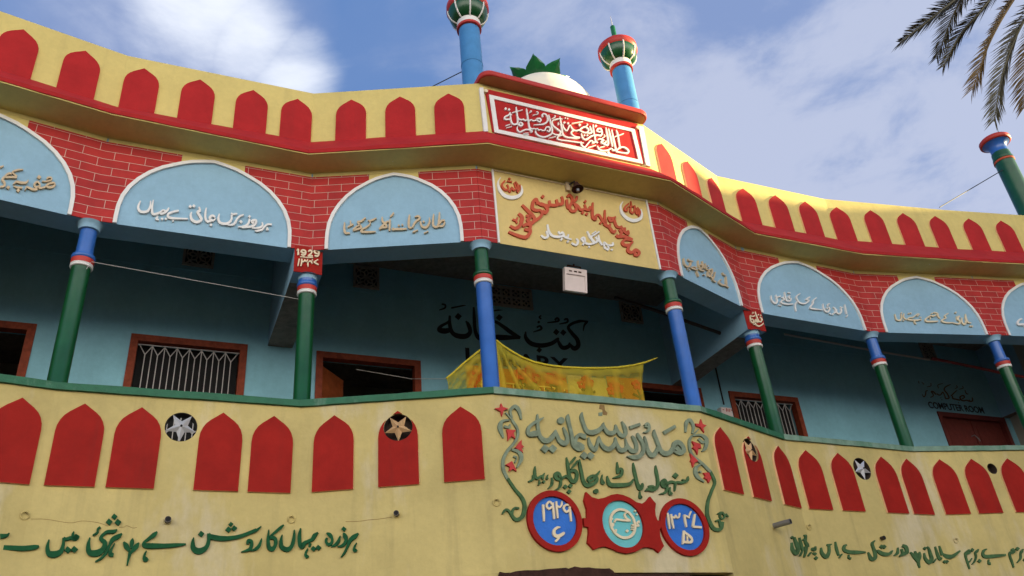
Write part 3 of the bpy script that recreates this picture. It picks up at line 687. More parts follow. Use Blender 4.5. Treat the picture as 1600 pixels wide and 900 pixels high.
# lattice vents high on the wall
def vent(s0, s1, z0, z1, nx=1, ny=1):
    mb = MB(); relief(mb, BACK, rect(s0+.01, z0+.01, s1-.01, z1-.01), -.01, .006); v_ = part(mb, 'vent', 'dark'); mb = MB()
    ring(mb, BACK, rect(s0+.035, z0+.035, s1-.035, z1-.035), rect(s0, z0, s1, z1), -.01, .03)
    w, h = (s1-s0-.06)/nx, (z1-z0-.06)/ny
    for a in range(nx):
        for b in range(ny):
            c = (s0+.03+w*(a+.5), z0+.03+h*(b+.5)); m_ = min(w, h)/2
            if nx == 1:
                for k in range(8):
                    q = k*math.pi/4; q2 = q+math.pi/8; q0 = q-math.pi/8
                    pen(mb, BACK, [c, (c[0]+m_*.5*math.cos(q0), c[1]+m_*.5*math.sin(q0)), (c[0]+m_*.78*math.cos(q), c[1]+m_*.78*math.sin(q)), (c[0]+m_*.5*math.cos(q2), c[1]+m_*.5*math.sin(q2)), c], .016, .0, .024)
                    pen(mb, BACK, [(c[0]+m_*.78*math.cos(q), c[1]+m_*.78*math.sin(q)), (c[0]+m_*(1.02 if k % 2 == 0 else 1.4)*math.cos(q), c[1]+m_*(1.02 if k % 2 == 0 else 1.4)*math.sin(q))], .02, .0, .024)
                ring(mb, BACK, circle(c, m_*.92, 24), circle(c, m_*1.02, 24), 0, .024)
            else:
                ring(mb, BACK, circle(c, m_*.30, 12), circle(c, m_*.52, 12), 0, .026)
                for k in range(4):
                    q = k*math.pi/2; pen(mb, BACK, [(c[0]+m_*.45*math.cos(q), c[1]+m_*.45*math.sin(q)), (c[0]+m_*.9*math.cos(q), c[1]+m_*.9*math.sin(q))], m_*.3, 0, .026)
                ring(mb, BACK, rect(c[0]-w/2+.02, c[1]-h/2+.02, c[0]+w/2-.02, c[1]+h/2-.02), rect(c[0]-w/2, c[1]-h/2, c[0]+w/2, c[1]+h/2), 0, .026)
    part(mb, 'vent_lattice', 'jali', v_)
vent(-1.50, -1.08, 8.0, 8.39); vent(.93, 1.33, 8.0, 8.39); vent(3.0, 3.93, 7.99, 8.38, 5, 2); vent(5.62, 6.05, 8.0, 8.39); vent(12.78, 13.16, 8.02, 8.40)
mb = MB(); tube(mb, [BACK.p(7.402, 6.60, .012), BACK.p(7.402, 7.9, .012)], .014, 8); part(mb, 'wall_conduit', 'wire')
mb = MB(); tube(mb, [BACK.p(9.2, 8.17, .02), BACK.p(10.4, 8.115, .02), BACK.p(11.5, 8.06, .02), BACK.p(12.9, 8.02, .02)], .022, 8); part(mb, 'wall_conduit', 'plastic')

# ================================================================== inscriptions, drawn as raised strokes on the wall they belong to
def strokes(mb, P, x0, y0, k, txt, d0, d1, pick=None):
    """txt: strokes divided by ';', each a list of x,y,width in a grid of 1/k photo pixels; D = diamond dot, O = round dot"""
    for st in txt.replace('\n', ' ').split(';'):
        st = st.strip()
        if not st: continue
        kind = 'S'
        if st[0] in 'DO': kind = st[0]; st = st[1:]
        q = np.array([[float(v) for v in w.split(',')] for w in st.split()])
        cx, cy = q[:, :2].mean(0); pp = P
        if pick: pp = pick(x0+cx/k, y0+cy/k)
        at = lambda u: pp.at(x0+u[0]/k, y0+u[1]/k)
        if kind == 'D':
            for x, y, r in q: relief(mb, pp, [at((x+r*math.cos(a)*.95, y-r*math.sin(a)*.95)) for a in (.1, .1+math.pi/2, .1+math.pi, .1+1.5*math.pi)], d0, d1)
            continue
        if kind == 'O':
            for x, y, r in q: relief(mb, pp, [at((x+r*math.cos(a), y-r*math.sin(a))) for a in np.linspace(0, 2*math.pi, 14, endpoint=False)], d0, d1)
            continue
        if q.shape[1] < 3: q = np.c_[q, np.full(len(q), 20)]
        if len(q) == 2: c = np.array([q[0]+(q[1]-q[0])*f for f in np.linspace(0, 1, 4)])
        else:
            E = np.vstack([2*q[0]-q[1], q, 2*q[-1]-q[-2]]); c = []
            for i in range(1, len(E)-2):
                a, b, cc, d = E[i-1:i+3]
                for f in np.linspace(0, 1, 5, endpoint=False): c.append(.5*((2*b)+(-a+cc)*f+(2*a-5*b+4*cc-d)*f*f+(-a+3*b-3*cc+d)*f**3))
            c.append(E[-2]); c = np.array(c)
        c[:, 2] = np.maximum(c[:, 2], 6 if k > 3 else .2)
        tg = np.gradient(c[:, :2], axis=0); tg /= np.linalg.norm(tg, axis=1)[:, None]+1e-9
        nrm = np.c_[-tg[:, 1], tg[:, 0]]; h = c[:, 2:3]*.5
        Lf = c[:, :2]+nrm*h; Rg = c[:, :2]-nrm*h; vs = []; fs = []; n = len(c)
        dd = d1+random.uniform(-.0006, .0006)
        for i in range(n):
            a, b = at(Lf[i]), at(Rg[i]); vs += [pp.p(*a, dd), pp.p(*b, dd), pp.p(*a, d0), pp.p(*b, d0)]
        for i in range(n-1):
            a, b = i*4, i*4+4; fs += [(a, a+1, b+1, b), (a, b, b+2, a+2), (a+1, a+3, b+3, b+1)]
        fs += [(0, 2, 3, 1), ((n-1)*4, (n-1)*4+1, (n-1)*4+3, (n-1)*4+2)]
        mb.add(vs, fs)
def inscribe(P, runs, m, d0, d1, parent=None, name='inscription', pick=None):
    mb = MB()
    for x0, y0, k, txt in runs: strokes(mb, P, x0, y0, k, txt, d0, d1, pick)
    return part(mb, name, m, parent)
def balpick(x, y):
    b = None
    for i in range(8):
        s, _ = BAL[i].at(x, y)
        if (BAL[i].O-EYE)@BAL[i].n < 0 and pixdir(x, y)@BAL[i].n < 0:
            e = max(0, -s, s-LEN[i])
            if b is None or e < b[0]: b = (e, i)
    return BAL[b[1]]
# --- name of the school on the balcony front
inscribe(B3, [(810, 635, 10, """378,188,15 300,235,45 220,275,50 150,345,50 135,410,55 165,450,70 230,440,90 310,430,80;
283,135,15 285,240,45 290,330,45 305,420,50 330,490,60 380,540,75 430,550,80 490,520,75 540,450,65 568,380,20;
560,400,40 590,470,50 620,540,60 690,590,80 740,570,70 748,500,50 720,420,50 685,335,12; O648,235,54;
D400,675,72 520,675,72; 762,135,15 757,190,55 780,300,50 810,420,50 830,540,55 860,620,80 940,665,100 1010,650,60;
870,590,40 890,500,50 940,455,55 1000,480,70 1040,480,80; 880,600,90 940,635,110 1005,655,70;
980,105,15 972,170,50 1000,280,50 1035,370,55 1080,415,70 1150,420,80 1230,390,75 1295,330,60 1315,265,15;
1310,300,30 1340,370,50 1390,425,65 1450,430,70 1500,390,50 1500,295,12;
1080,495,15 1095,580,45 1130,650,60 1180,690,65 1210,620,45 1235,530,45 1245,475,12;
1245,500,25 1270,580,45 1320,650,65 1390,680,75 1460,640,70 1495,570,45 1495,490,12; D1010,780,66 1110,785,66"""),
 (930, 645, 10, """305,210,25 330,290,45 380,360,60 430,370,65 462,320,50 440,230,50 400,145,12;
300,410,25 320,500,45 370,590,70 440,590,70 475,530,45 455,410,12;
470,480,30 500,550,50 560,610,65 620,600,60 625,510,50 590,420,50 555,370,15;
640,325,15 660,380,50 710,460,50 740,560,50 715,650,60 640,705,70 560,705,60 480,690,12;
755,375,15 775,480,45 800,590,55 850,670,70 900,670,65 945,600,55 962,540,30;
905,275,15 907,340,50 940,430,50 980,540,55 1010,610,65 1080,650,75 1160,620,70 1215,540,60;
1190,600,30 1225,490,70 1290,480,75 1350,540,60 1360,610,70 1300,645,60 1210,615,30; 1240,550,70 1310,615,50;
1055,325,60 1235,220,50; 525,245,50 685,190,45; 760,210,35 790,180,35 820,200,35 825,260,40 800,300,40 735,320,12; 760,220,30 810,235,30""")], 'sage', 0, .034)
inscribe(B3, [(935, 715, 10, """1385,300,12 1380,350,40 1340,385,40 1320,365,30 1290,350,12; 1340,385,38 1280,400,38 1230,395,35 1195,400,35 1185,460,30 1178,530,15; D1190,290,50;
1180,400,35 1130,385,40 1090,400,50 1050,430,30; 1110,470,15 1100,530,30 1110,575,45 1140,560,30;
1060,430,45 1010,455,60 985,400,60 1015,360,50 1050,420,45 1055,520,40 1010,560,35 940,578,10;
880,130,12 890,220,42 910,330,42 915,430,45 890,490,45 830,515,50 770,500,50 720,530,15; 770,470,50 830,460,40 880,490,20;
530,90,12 545,200,45 575,330,45 600,430,50 640,490,70 675,440,40 672,405,12; 635,535,12 635,590,25 645,630,50 665,615,20;
125,295,12 140,380,50 180,435,65 280,440,65 400,435,60 490,410,50 540,335,12; 280,80,12 285,180,40 290,260,35; 215,325,15 280,310,35 340,285,45 355,210,45 320,185,40 290,240,25;
50,275,12 40,340,25 55,400,60 80,390,40"""), (815, 710, 10, """893,85,12 900,180,45 925,300,45 950,420,50 1000,490,60 1080,480,60 1145,440,50 1160,380,50 1100,345,45 1040,370,40 1020,420,30;
1100,350,30 1160,330,40 1210,265,15; 1030,440,40 1100,400,40 1140,350,30; O1150,585,38; 690,55,12 705,150,40 720,250,45 735,350,50 770,420,60 820,430,60 850,370,50 845,290,50 790,260,50 740,290,30;
735,170,12 780,115,35 830,50,30; 760,240,15 810,180,35 870,110,35; 800,450,30 740,390,40 680,350,40 630,375,40 570,400,40 520,370,50 530,310,60 575,320,50 600,400,40 595,490,40 560,540,30 490,575,10;
D670,515,40 750,500,40 730,590,40; 460,370,12 468,430,35 455,490,35 400,545,10; 400,325,10 385,370,25 390,400,35;
345,300,15 320,345,35 280,355,35 230,385,40 200,340,40 195,270,40 200,195,12; 200,360,25 175,330,30 165,400,35 95,435,20; 320,350,25 320,400,25; 265,410,12 265,460,25 250,490,15; D335,435,28 280,450,15""")], 'olive', 0, .028)
# --- medallions
def disc(cx, cy, r_out, r_in):
    c = B3.at(cx, cy); R_ = abs(B3.at(cx, cy-r_out)[1]-B3.at(cx, cy+r_out)[1])/2; r_ = abs(B3.at(cx, cy-r_in)[1]-B3.at(cx, cy+r_in)[1])/2
    return c, R_, r_
def neck(a, b): mb_ = MB(); return mb_
for cx, cy, ro, ri, m, run in ((865.3, 814.6, 47.5, 38.2, 'disc_blue', (815, 760, 8.18, """262,240,25 270,350,28 275,455,18; 380,235,26 340,205,26 305,250,26 335,295,26 380,265,26; 383,215,24 395,330,26 405,425,20;
430,200,22 437,300,26 450,415,22; 435,250,20 470,275,24 500,240,22 502,200,12; 600,305,26 560,335,26 525,290,26 545,248,26 595,245,24; 600,265,26 612,370,26 622,455,18;
480,530,15 440,535,30 405,570,35 405,620,40 450,645,45 520,610,35 525,590,12; 470,660,25 440,690,28 420,715,20""")),
   (1067.9, 824.0, 44.6, 36.0, 'disc_blue', (955, 770, 8.18, """705,265,26 720,370,26 735,470,16; 750,280,24 765,380,26 785,465,16; 755,310,20 790,325,24 812,290,18; 812,300,18 825,325,24 850,315,22 862,265,15;
920,285,24 930,360,26 948,445,18; 925,300,20 955,310,22 985,330,18; 975,315,16 1005,245,14; 1055,280,26 1040,370,28 1030,440,30; 1030,440,30 1140,450,28;
915,490,25 910,560,28 905,640,26 895,665,12; 920,510,25 985,560,30 1015,600,28 1000,640,30 910,635,30; 955,560,18 962,635,18"""))):
    c, R_, r_ = disc(cx, cy, ro, ri)
    mb = MB(); relief(mb, B3, circle(c, r_+.01, 48), -.005, .008); md = part(mb, 'medallion', m)
    mb = MB(); ring(mb, B3, circle(c, r_, 56), circle(c, R_, 56), -.005, .04); part(mb, 'medallion_rim', 'red', md)
    inscribe(B3, [run], 'cream', .006, .030, md)
red_o = [(913.4, 769.8), (922.6, 778.3), (932.4, 781), (942.1, 779), (951.9, 774.7), (961.7, 773.2), (971, 774.8), (981.9, 779.2), (991.7, 785.9), (1000.2, 788.3), (1007.6, 784.1), (1013.1, 777.1), (1022.2, 788.3), (1021, 798.1), (1022, 808), (1024.6, 814.2), (1030.5, 815.5), (1030.2, 827), (1028.3, 828), (1028.6, 837), (1031, 846), (1035, 854.4), (1027.1, 864.7), (1019.8, 858.6), (1010, 856), (1001.5, 857), (991.7, 862.9), (977, 866), (962.3, 862.9), (955, 859.2), (943.4, 855), (934.8, 856.2), (925.6, 860.2), (915.9, 849.2), (917.7, 833.3), (917.3, 825), (911, 823.5), (909, 810.5), (914.8, 811.5), (914.6, 796.7), (910.4, 783.2)]
c, R_, r_ = disc(971.2, 819.4, 40, 36.8)
mb = MB(); relief(mb, B3, circle(c, r_+.012, 48), -.005, .008); em = part(mb, 'medallion', 'aqua')
mb = MB(); orr = [B3.at(*q) for q in red_o]
inner = circle(c, r_, 60); tri = tessellate_polygon([[Vector((*q, 0)) for q in orr], [Vector((*q, 0)) for q in inner]]); allp = orr+inner; n0 = len(orr)
mb.add([B3.p(*q, .038) for q in allp]+[B3.p(*q, -.005) for q in allp], [tuple(f) for f in tri]+[(i, (i+1) % n0, len(allp)+(i+1) % n0, len(allp)+i) for i in range(n0)]+[(n0+i, n0+(i+1) % 60, len(allp)+n0+(i+1) % 60, len(allp)+n0+i) for i in range(60)])
part(mb, 'medallion_rim', 'red', em)
rc_ = abs(B3.at(971.2, 796)[1]-B3.at(971.2, 842.5)[1])/2; c2 = B3.at(971.6, 819)
mb = MB(); ring(mb, B3, circle(c2, rc_-.022, 40), circle(c2, rc_+.006, 40), .006, .03)
strokes(mb, B3, 955, 770, 8.18, """205,242,16 160,282,22 178,330,24 222,362,24; 28,388,16 46,352,26 80,350,24 130,358,26 190,364,26 232,362,24; D190,495,22 290,240,16 315,285,16; 345,365,20 318,395,22 335,430,20 300,430,18;
245,418,16 278,422,16; 243,446,16 276,450,16; 240,474,16 273,478,16; 350,390,16 330,375,16""", .006, .029)
strokes(mb, B3, 815, 760, 8.18, "O1143,500,26; D1140,425,16; 1150,560,20 1185,590,22 1195,555,16", .006, .031); part(mb, 'emblem', 'cream', em)
# --- flowering vines on both sides
VL = (770, 625, 4.5); VR = (1060, 645, 4.5)
inscribe(B3, [VL+("""130,145,16 165,200,17 172,250,17 150,300,19 100,360,21 70,420,21 70,490,21 100,560,18; 130,130,12 118,80,18 150,50,26 180,80,24 195,140,10; 112,145,8 60,155,22 47,200,32 70,270,10; 75,190,16 110,198,14 116,175,8; 85,92,9 135,150,9; 128,352,14 180,372,26 195,420,26 165,480,8; 140,400,12 165,408,12; 150,445,9 165,410,8""",)], 'sage', 0, .026, name='vine_relief')
inscribe(B3, [VR+("""90,165,14 72,200,16 75,260,16 100,310,16 160,360,18 220,420,20; 92,150,12 100,100,18 75,55,22 50,75,24 45,140,10; 95,165,10 150,160,16 190,190,26 185,250,22 160,275,8; 135,185,18 165,212,18 182,200,10; 95,165,8 135,120,8; 150,365,12 115,395,24 125,450,24 175,490,8; 140,415,12 155,422,10""",)], 'sage', 0, .026, name='vine_relief')
inscribe(B3, [VL+("100,555,18 150,630,19 200,690,23 220,750,25 205,820,27 160,845,25 130,810,18 145,765,15 180,765,12; 130,820,16 110,785,15 85,775,17 62,805,8",)], 'olive', 0, .026, name='vine_relief')
inscribe(B3, [VR+("218,418,20 250,490,18 225,560,18 200,640,20 200,730,23 240,815,25 290,820,25 305,770,18; 290,800,14 280,760,14 255,765,12; 300,700,11 320,730,11 300,750,11 285,725,11 300,700,11; 325,715,14 345,735,8; 270,715,8 290,700,8",)], 'olive', 0, .026, name='vine_relief')
for (x0, y0, k), fl in ((VL, [[(8, 65), (45, 60), (52, 28), (65, 55), (104, 68), (72, 78), (58, 120), (48, 85)], [(90, 213), (157, 218), (140, 238), (152, 278), (125, 260), (100, 292), (100, 255)], [(150, 340), (196, 284), (196, 318), (213, 335), (196, 346), (206, 376), (168, 352)], [(84, 460), (128, 434), (162, 507), (135, 490), (108, 507), (114, 475)]]),
                        (VR, [[(110, 80), (143, 84), (150, 48), (162, 84), (190, 95), (166, 112), (174, 144), (146, 108), (120, 98)], [(88, 204), (146, 225), (152, 255), (132, 252), (127, 298), (110, 265), (90, 250), (104, 236)], [(74, 290), (132, 345), (106, 355), (95, 388), (86, 352), (76, 345), (84, 325)], [(168, 426), (206, 424), (222, 465), (206, 497), (192, 472), (172, 462), (182, 446)]])):
    for f in fl:
        mb = MB(); relief(mb, B3, [B3.at(x0+a/k, y0+b/k) for a, b in f], 0, .030); part(mb, 'flower_relief', 'flower_red')
# --- parapet plaque
inscribe(P3, [(770, 160, 12.86, """D235,165,30 305,180,30; 330,230,20 300,285,28 220,330,30 230,375,30 320,375,30; 365,280,15 325,290,22; 325,245,25 345,400,28 380,470,30 440,475,30 480,430,28 470,300,28 455,200,28 448,125,18;
360,245,16 575,185,16; 480,470,30 540,510,34 575,480,30 545,440,28 505,460,28; 470,300,22 500,370,26 560,385,26 590,370,18 610,395,26 650,395,26 680,370,20; 655,160,16 670,270,28 695,430,28 720,560,30 755,630,34 770,600,25;
690,390,20 720,400,26 750,380,16 775,400,26 830,400,26 870,365,28 920,360,30 945,390,30 920,425,26 870,400,24 840,380,20; 730,200,14 755,215,16 710,240,12; 850,225,14 880,230,16 880,270,16 780,295,12;
985,330,26 970,285,30 1010,265,30 1060,300,30 1085,370,30 1060,430,32 980,475,30 800,490,12; 470,520,18 475,590,24 520,630,28 590,600,28 660,580,28 730,590,26; 590,660,15 695,650,15; 595,695,15 700,685,15; 235,505,15 325,475,13; 255,545,15 365,520,13;
720,540,24 760,570,26 800,560,20 840,575,22 870,560,18 900,590,24 940,580,18 970,600,24 1020,595,24 1050,540,26 1100,530,28 1130,570,28 1110,620,28 1060,600,22; 835,600,18 850,660,26 920,715,30 1020,730,30 1120,690,30 1170,640,28 1160,520,28 1130,400,28 1100,285,18;
1385,370,12 1300,365,26 1200,390,22 1170,420,20 1190,500,26 1270,570,30 1340,630,30 1310,685,30 1230,680,24 1180,650,20; 1220,290,16 1230,330,16 1165,360,14; 1290,440,24 1300,490,16; 1100,755,15 1240,720,15;
1325,320,16 1345,430,28 1365,560,28 1390,680,30 1450,730,32 1540,745,30; 1390,690,22 1300,710,28 1275,760,28 1330,790,26 1540,815,28; D1435,350,18 1480,360,18 1415,440,26 1490,455,26; 1385,470,14 1400,540,24 1460,605,26 1500,540,24 1520,490,18"""),
 (870, 180, 12.86, """250,485,30 340,495,30 440,485,26; 440,480,22 360,470,24 300,440,24 265,380,26 310,345,26 370,350,20; 250,558,26 400,580,26 520,595,12;
210,290,26 240,235,24 290,310,26 350,345,26 430,330,26 480,290,28 550,270,30 610,320,30 600,370,28 540,385,28 470,360,24 430,345,20; 280,200,15 500,160,15; D435,230,30; 575,205,12 600,225,14 560,250,10;
640,250,18 665,330,28 680,380,30 630,395,26 580,390,20; D530,440,22 590,440,22; 470,400,16 490,480,26 540,525,30 600,500,30 680,450,30 780,435,30 860,440,30 885,390,30 860,310,30 800,310,30 790,350,28 830,370,24 870,360,20; D760,250,28;
705,220,16 715,330,24 740,470,24 760,560,28 800,590,28; 460,560,12 465,620,26 530,680,30 590,620,28 650,550,28 700,560,20 690,590,26 760,570,24; 800,520,16 850,510,30 920,540,28 870,560,24 890,600,26 960,580,24 960,545,16; 920,420,12 945,460,14 890,485,10; 600,685,14 760,635,15;
960,280,12 985,400,30 1010,560,32 1000,630,34 940,620,30 905,600,20; 1015,300,12 1050,450,30 1095,660,20; 1080,320,12 1110,480,30 1150,660,30 1160,720,30 1110,740,28 1070,700,24 1000,735,28 900,745,28 830,720,28 790,650,16; 840,680,13 940,655,13; D1015,785,32;
1170,330,14 1195,400,28 1220,540,28 1245,670,24; 1140,465,15 1320,400,13; 1160,770,18 1230,690,28 1330,680,30 1410,740,32 1400,790,32 1300,790,28 1170,765,26""")], 'white', .015, .042, plq)
# --- the curved red title and white line on the name board
inscribe(W3, [(770, 270, 6.43, """150,605,24 220,635,30 320,660,36 365,610,34 360,560,30; 290,550,30 330,530,30 370,545,30 350,585,30 310,580,26; 165,545,24 220,570,32 270,530,36 285,460,36 250,420,24; 190,480,18 225,490,20 240,460,18; 222,490,16 235,520,16;
285,335,24 340,390,32 390,440,34 410,480,34 380,520,34 340,485,30 370,450,30 325,445,24; 390,510,30 450,470,30 485,430,28 470,390,24 430,390,30 390,370,32 400,300,32 430,280,30 440,330,30; 420,290,28 470,330,30 510,340,30 540,380,32 520,415,30 490,390,24; D493,252,22;
470,320,28 520,340,30 560,340,30 560,290,22; 565,335,28 610,340,30 640,330,30 630,280,22; 640,330,28 690,320,32 690,270,24 680,250,18; 735,280,24 740,340,28 760,370,24"""),
 (880, 285, 6.92, """30,170,22 60,150,28 90,200,28 60,270,28 30,290,24; 140,160,22 130,200,28 90,230,26 60,280,28 80,320,30 120,320,30 130,280,26 90,220,20; 90,230,24 150,270,26 180,310,28 230,290,24 220,250,18; D228,220,20; 220,300,24 270,310,28 280,270,20; D200,340,20 245,355,20;
310,230,16 305,300,28 310,390,30 340,410,28 345,370,24 375,365,22 400,400,26 420,430,28 450,460,28 440,400,26 440,310,16; D395,450,18; 430,460,28 480,490,30 500,460,20; 490,500,28 530,550,30 560,530,26; 470,390,20 520,400,24 560,385,16; 480,395,24 500,430,26 540,420,26 550,450,28 570,490,26 610,500,24 620,480,18;
560,580,28 590,600,32 620,560,30 600,520,26; 620,500,26 650,530,28 660,500,18; 640,535,28 690,570,30 690,530,18; 600,600,28 660,600,30 740,630,20; 735,640,18 660,630,26 630,660,32 650,690,34 700,690,32; 745,650,18 700,700,30 690,750,34 730,770,32 770,740,30 810,770,32 790,800,30 760,790,26 770,750,20""")], 'orange_red', .005, .034, board)
inscribe(W3, [(770, 270, 6.43, "540,530,16 555,600,22 590,645,24 650,655,24 700,640,22 690,610,18 665,625,18 650,600,16; 475,640,16 510,665,22 545,650,22 530,595,16; 690,670,20 670,690,18; 700,650,20 740,660,20 750,630,16; D745,700,14"),
 (880, 285, 6.92, """525,660,16 525,690,20 470,690,20 430,660,18 440,720,20 480,730,18 470,690,16; 370,580,14 380,640,22 410,690,20; 250,540,14 280,600,24 330,660,24 360,640,22 340,600,20; 290,600,18 380,545,16; 300,570,12 345,540,12; 330,670,20 260,680,22 210,650,22 190,620,22 215,610,20 225,650,20 200,690,20; 130,620,16 150,650,22 130,690,22 80,670,20; D270,710,14 40,655,14 470,740,14 515,740,14; 80,630,16 10,610,18""")], 'white', .005, .032, board)
for run, cres in (((770, 270, 6.43, "115,90,14 85,130,20 95,165,20 125,185,20 150,165,16 135,130,14; 150,190,14 165,205,14 180,160,16 200,185,20 225,170,16 205,110,12; 220,100,12 245,150,18 235,205,12; 135,95,12 185,105,14; 150,65,14 170,80,12; 265,130,9 265,170,12 240,215,8"), (770, 270, 6.43, "70,60,8 45,110,16 60,180,28 110,240,34 180,262,36 250,245,32 285,200,24 278,140,8")), ((880, 285, 6.92, "700,240,16 660,275,20 655,310,18 680,320,16 690,280,14; 720,215,12 725,260,14 715,320,18 740,345,20 760,310,16 760,260,14 780,340,18 800,350,16 790,290,12; 790,280,12 820,330,16 805,380,12; 700,275,12 750,270,12"), (880, 285, 6.92, "635,220,8 610,270,16 625,340,28 680,400,34 750,425,36 820,405,32 840,360,20 830,300,8"))):
    o = inscribe(W3, [cres], 'white', .005, .032, board, 'crescent'); inscribe(W3, [run], 'orange_red', .005, .034, board)
# --- verses in the blue arches
inscribe(WALL[0], [(0, 250, 15, "1290,590,24 1240,560,45 1130,590,40 1080,640,50 1150,670,55 1240,650,50 1290,600,45; 1070,650,40 990,680,40 900,690,40; 910,690,45 930,600,40 870,540,45 800,590,45 830,660,50 900,650,40; 870,700,60 780,720,60 690,690,50 620,660,40 580,740,20; 980,525,25 1060,530,30 1190,500,35 1190,440,35 1110,440,35 1100,480,30; D910,430,55; 660,500,20 600,560,45 480,560,55 380,540,50 300,600,20; 310,640,25 400,670,45 520,680,45; D420,740,50 185,670,50; 540,250,15 420,260,40 280,310,30 340,370,40 390,420,45; 390,440,45 250,430,45 130,430,45 150,370,40 220,340,45 260,360,35; 130,400,45 50,480,50 100,560,55 90,640,50 0,660,40; 80,160,20 0,200,40")], 'tan', 0, .028)
inscribe(WALL[1], [(205, 305, 6.957, """1525,330,18 1480,330,20 1450,350,20 1420,385,20 1370,400,22 1340,400,10; 1480,360,10 1470,385,18 1490,385,22; 1420,305,12 1425,340,20 1390,365,22 1310,370,12; 1330,320,24 1310,295,30 1350,285,26 1350,320,24 1310,350,24 1200,365,16; 1285,270,18 1270,320,24 1230,350,24 1160,358,12; D1283,245,18; 1220,225,14 1180,240,20 1150,270,20 1120,320,24 1090,335,20 1035,335,10; D1190,300,20;
1150,215,12 1130,215,18 1100,220,18 1085,205,14; 1090,225,20 1085,280,22 1040,320,26 970,315,28 945,270,24 955,215,12; 910,250,20 880,235,24 850,260,24 880,290,22 920,265,10; 880,280,22 830,300,24 805,260,24 805,200,22 815,150,12; D865,335,18; 735,140,18 745,180,26 720,195,26 745,240,28 760,280,28 710,305,30 660,280,28 645,230,24 655,195,12; D640,135,20 680,130,20;
515,180,18 490,185,20 450,195,20 400,220,24 410,255,26 480,265,22 615,270,14; 450,280,12 455,300,20; 410,150,14 380,190,24 330,215,22 300,200,18; 380,190,20 345,175,16 310,200,20 240,220,26 225,160,24 240,65,12; 290,240,12 270,270,20 300,280,16; D335,270,16 375,270,16; 210,75,12 205,140,22 170,190,26 100,190,28 75,140,24 100,75,12""")], 'white', 0, .028)
inscribe(WALL[2], [(530, 325, 8.89, """1470,190,22 1430,190,26 1400,220,26 1370,260,22 1440,265,26 1470,210,20; 1395,75,16 1390,160,28 1380,250,26; 1315,100,16 1305,180,28 1310,260,30 1350,280,26 1390,265,18; 1255,150,14 1255,220,26 1210,285,30 1150,270,28 1130,200,22; D1175,205,18; 1240,340,14 1180,365,14; 1050,140,14 1100,130,26 1120,160,26 1060,210,24 1030,260,24 1020,290,16; D1050,340,18; 1020,355,14 1095,320,14;
980,110,16 970,180,30 970,280,30 1010,290,24; 940,305,20 870,310,26 800,310,28 740,315,22 760,290,14; D830,258,16 880,250,16; 710,170,16 705,250,28 700,335,22; 690,200,20 650,220,26 600,270,28 560,310,26; 600,140,16 605,200,28 640,230,28 660,280,28 600,290,26 560,310,20; 760,80,16 740,110,20 710,140,16; 520,155,14 450,190,22 400,190,12; 430,200,14 430,240,18 370,290,22 330,310,22 310,345,26 400,350,26 510,345,14;
370,150,16 310,200,24 260,210,22 290,250,26 310,290,26 260,310,26 200,325,22 240,280,22 300,250,22; 200,240,18 160,260,22 120,285,14; 160,190,14 165,250,20; 80,215,14 75,300,28 90,360,30 150,365,20""")], 'tan', 0, .030)
inscribe(WALL[4], [(1055, 385, 11.25, "920,740,14 860,700,26 800,690,28 750,650,24 760,610,16; 870,540,14 875,620,22 880,690,24; 805,470,12 830,510,20 865,520,14; D780,600,14; 690,640,18 640,600,24 660,540,24 680,460,12; 640,590,22 600,540,26 560,530,26 550,460,20; 600,530,22 630,470,24 620,410,24 570,440,24 590,480,22; D545,350,12 570,380,12; 505,310,12 520,400,22 560,430,20; 490,450,18 430,430,26 390,400,24; 380,260,12 390,350,22 420,400,24 460,380,24 440,330,22 410,340,20; 450,270,12 470,340,22 490,400,20; 370,430,20 310,410,26 260,390,22 300,370,18 350,390,18; 350,450,16 380,520,22 390,545,12; 290,280,14 260,270,22 220,260,20 200,230,14; 250,290,22 240,350,26 190,370,28 140,320,24 125,220,12; D195,410,14 230,430,14; 500,520,12 470,510,14")], 'tan', 0, .030)
inscribe(WALL[5], [(1195, 445, 11.43, """1410,360,12 1425,440,24 1445,530,22; 1465,545,12 1440,585,18; 1380,410,12 1350,420,18 1330,400,12; 1345,430,22 1350,490,24 1310,530,28 1265,500,24 1265,450,12; 1200,410,14 1240,440,24 1245,500,26 1210,520,20; 1145,350,14 1110,360,20 1110,400,20; 1120,410,20 1140,450,24 1100,500,28 1040,450,24 1020,350,12; D1090,430,16 1150,530,18 1195,540,18; 905,240,14 850,290,24 840,350,24 800,400,24 800,430,26 880,445,26 1010,460,14;
790,230,22 750,250,24 720,275,18 770,290,22 730,330,24 680,350,26 610,335,24 570,290,22 550,220,22 615,165,14; 560,310,22 530,360,24 530,420,22 545,485,14; 440,210,20 410,220,22 420,250,22 450,260,22 430,300,26 370,290,26 350,220,22 335,140,12; D405,155,16 430,160,16; 320,235,16 290,240,18 330,270,22 270,310,24 300,345,26 400,360,24 490,355,14; 265,215,20 230,225,22 190,230,18 180,190,12; 190,240,20 205,310,24 170,345,28 110,290,24 95,205,12; D235,375,16 270,385,16""")], 'white', 0, .028)
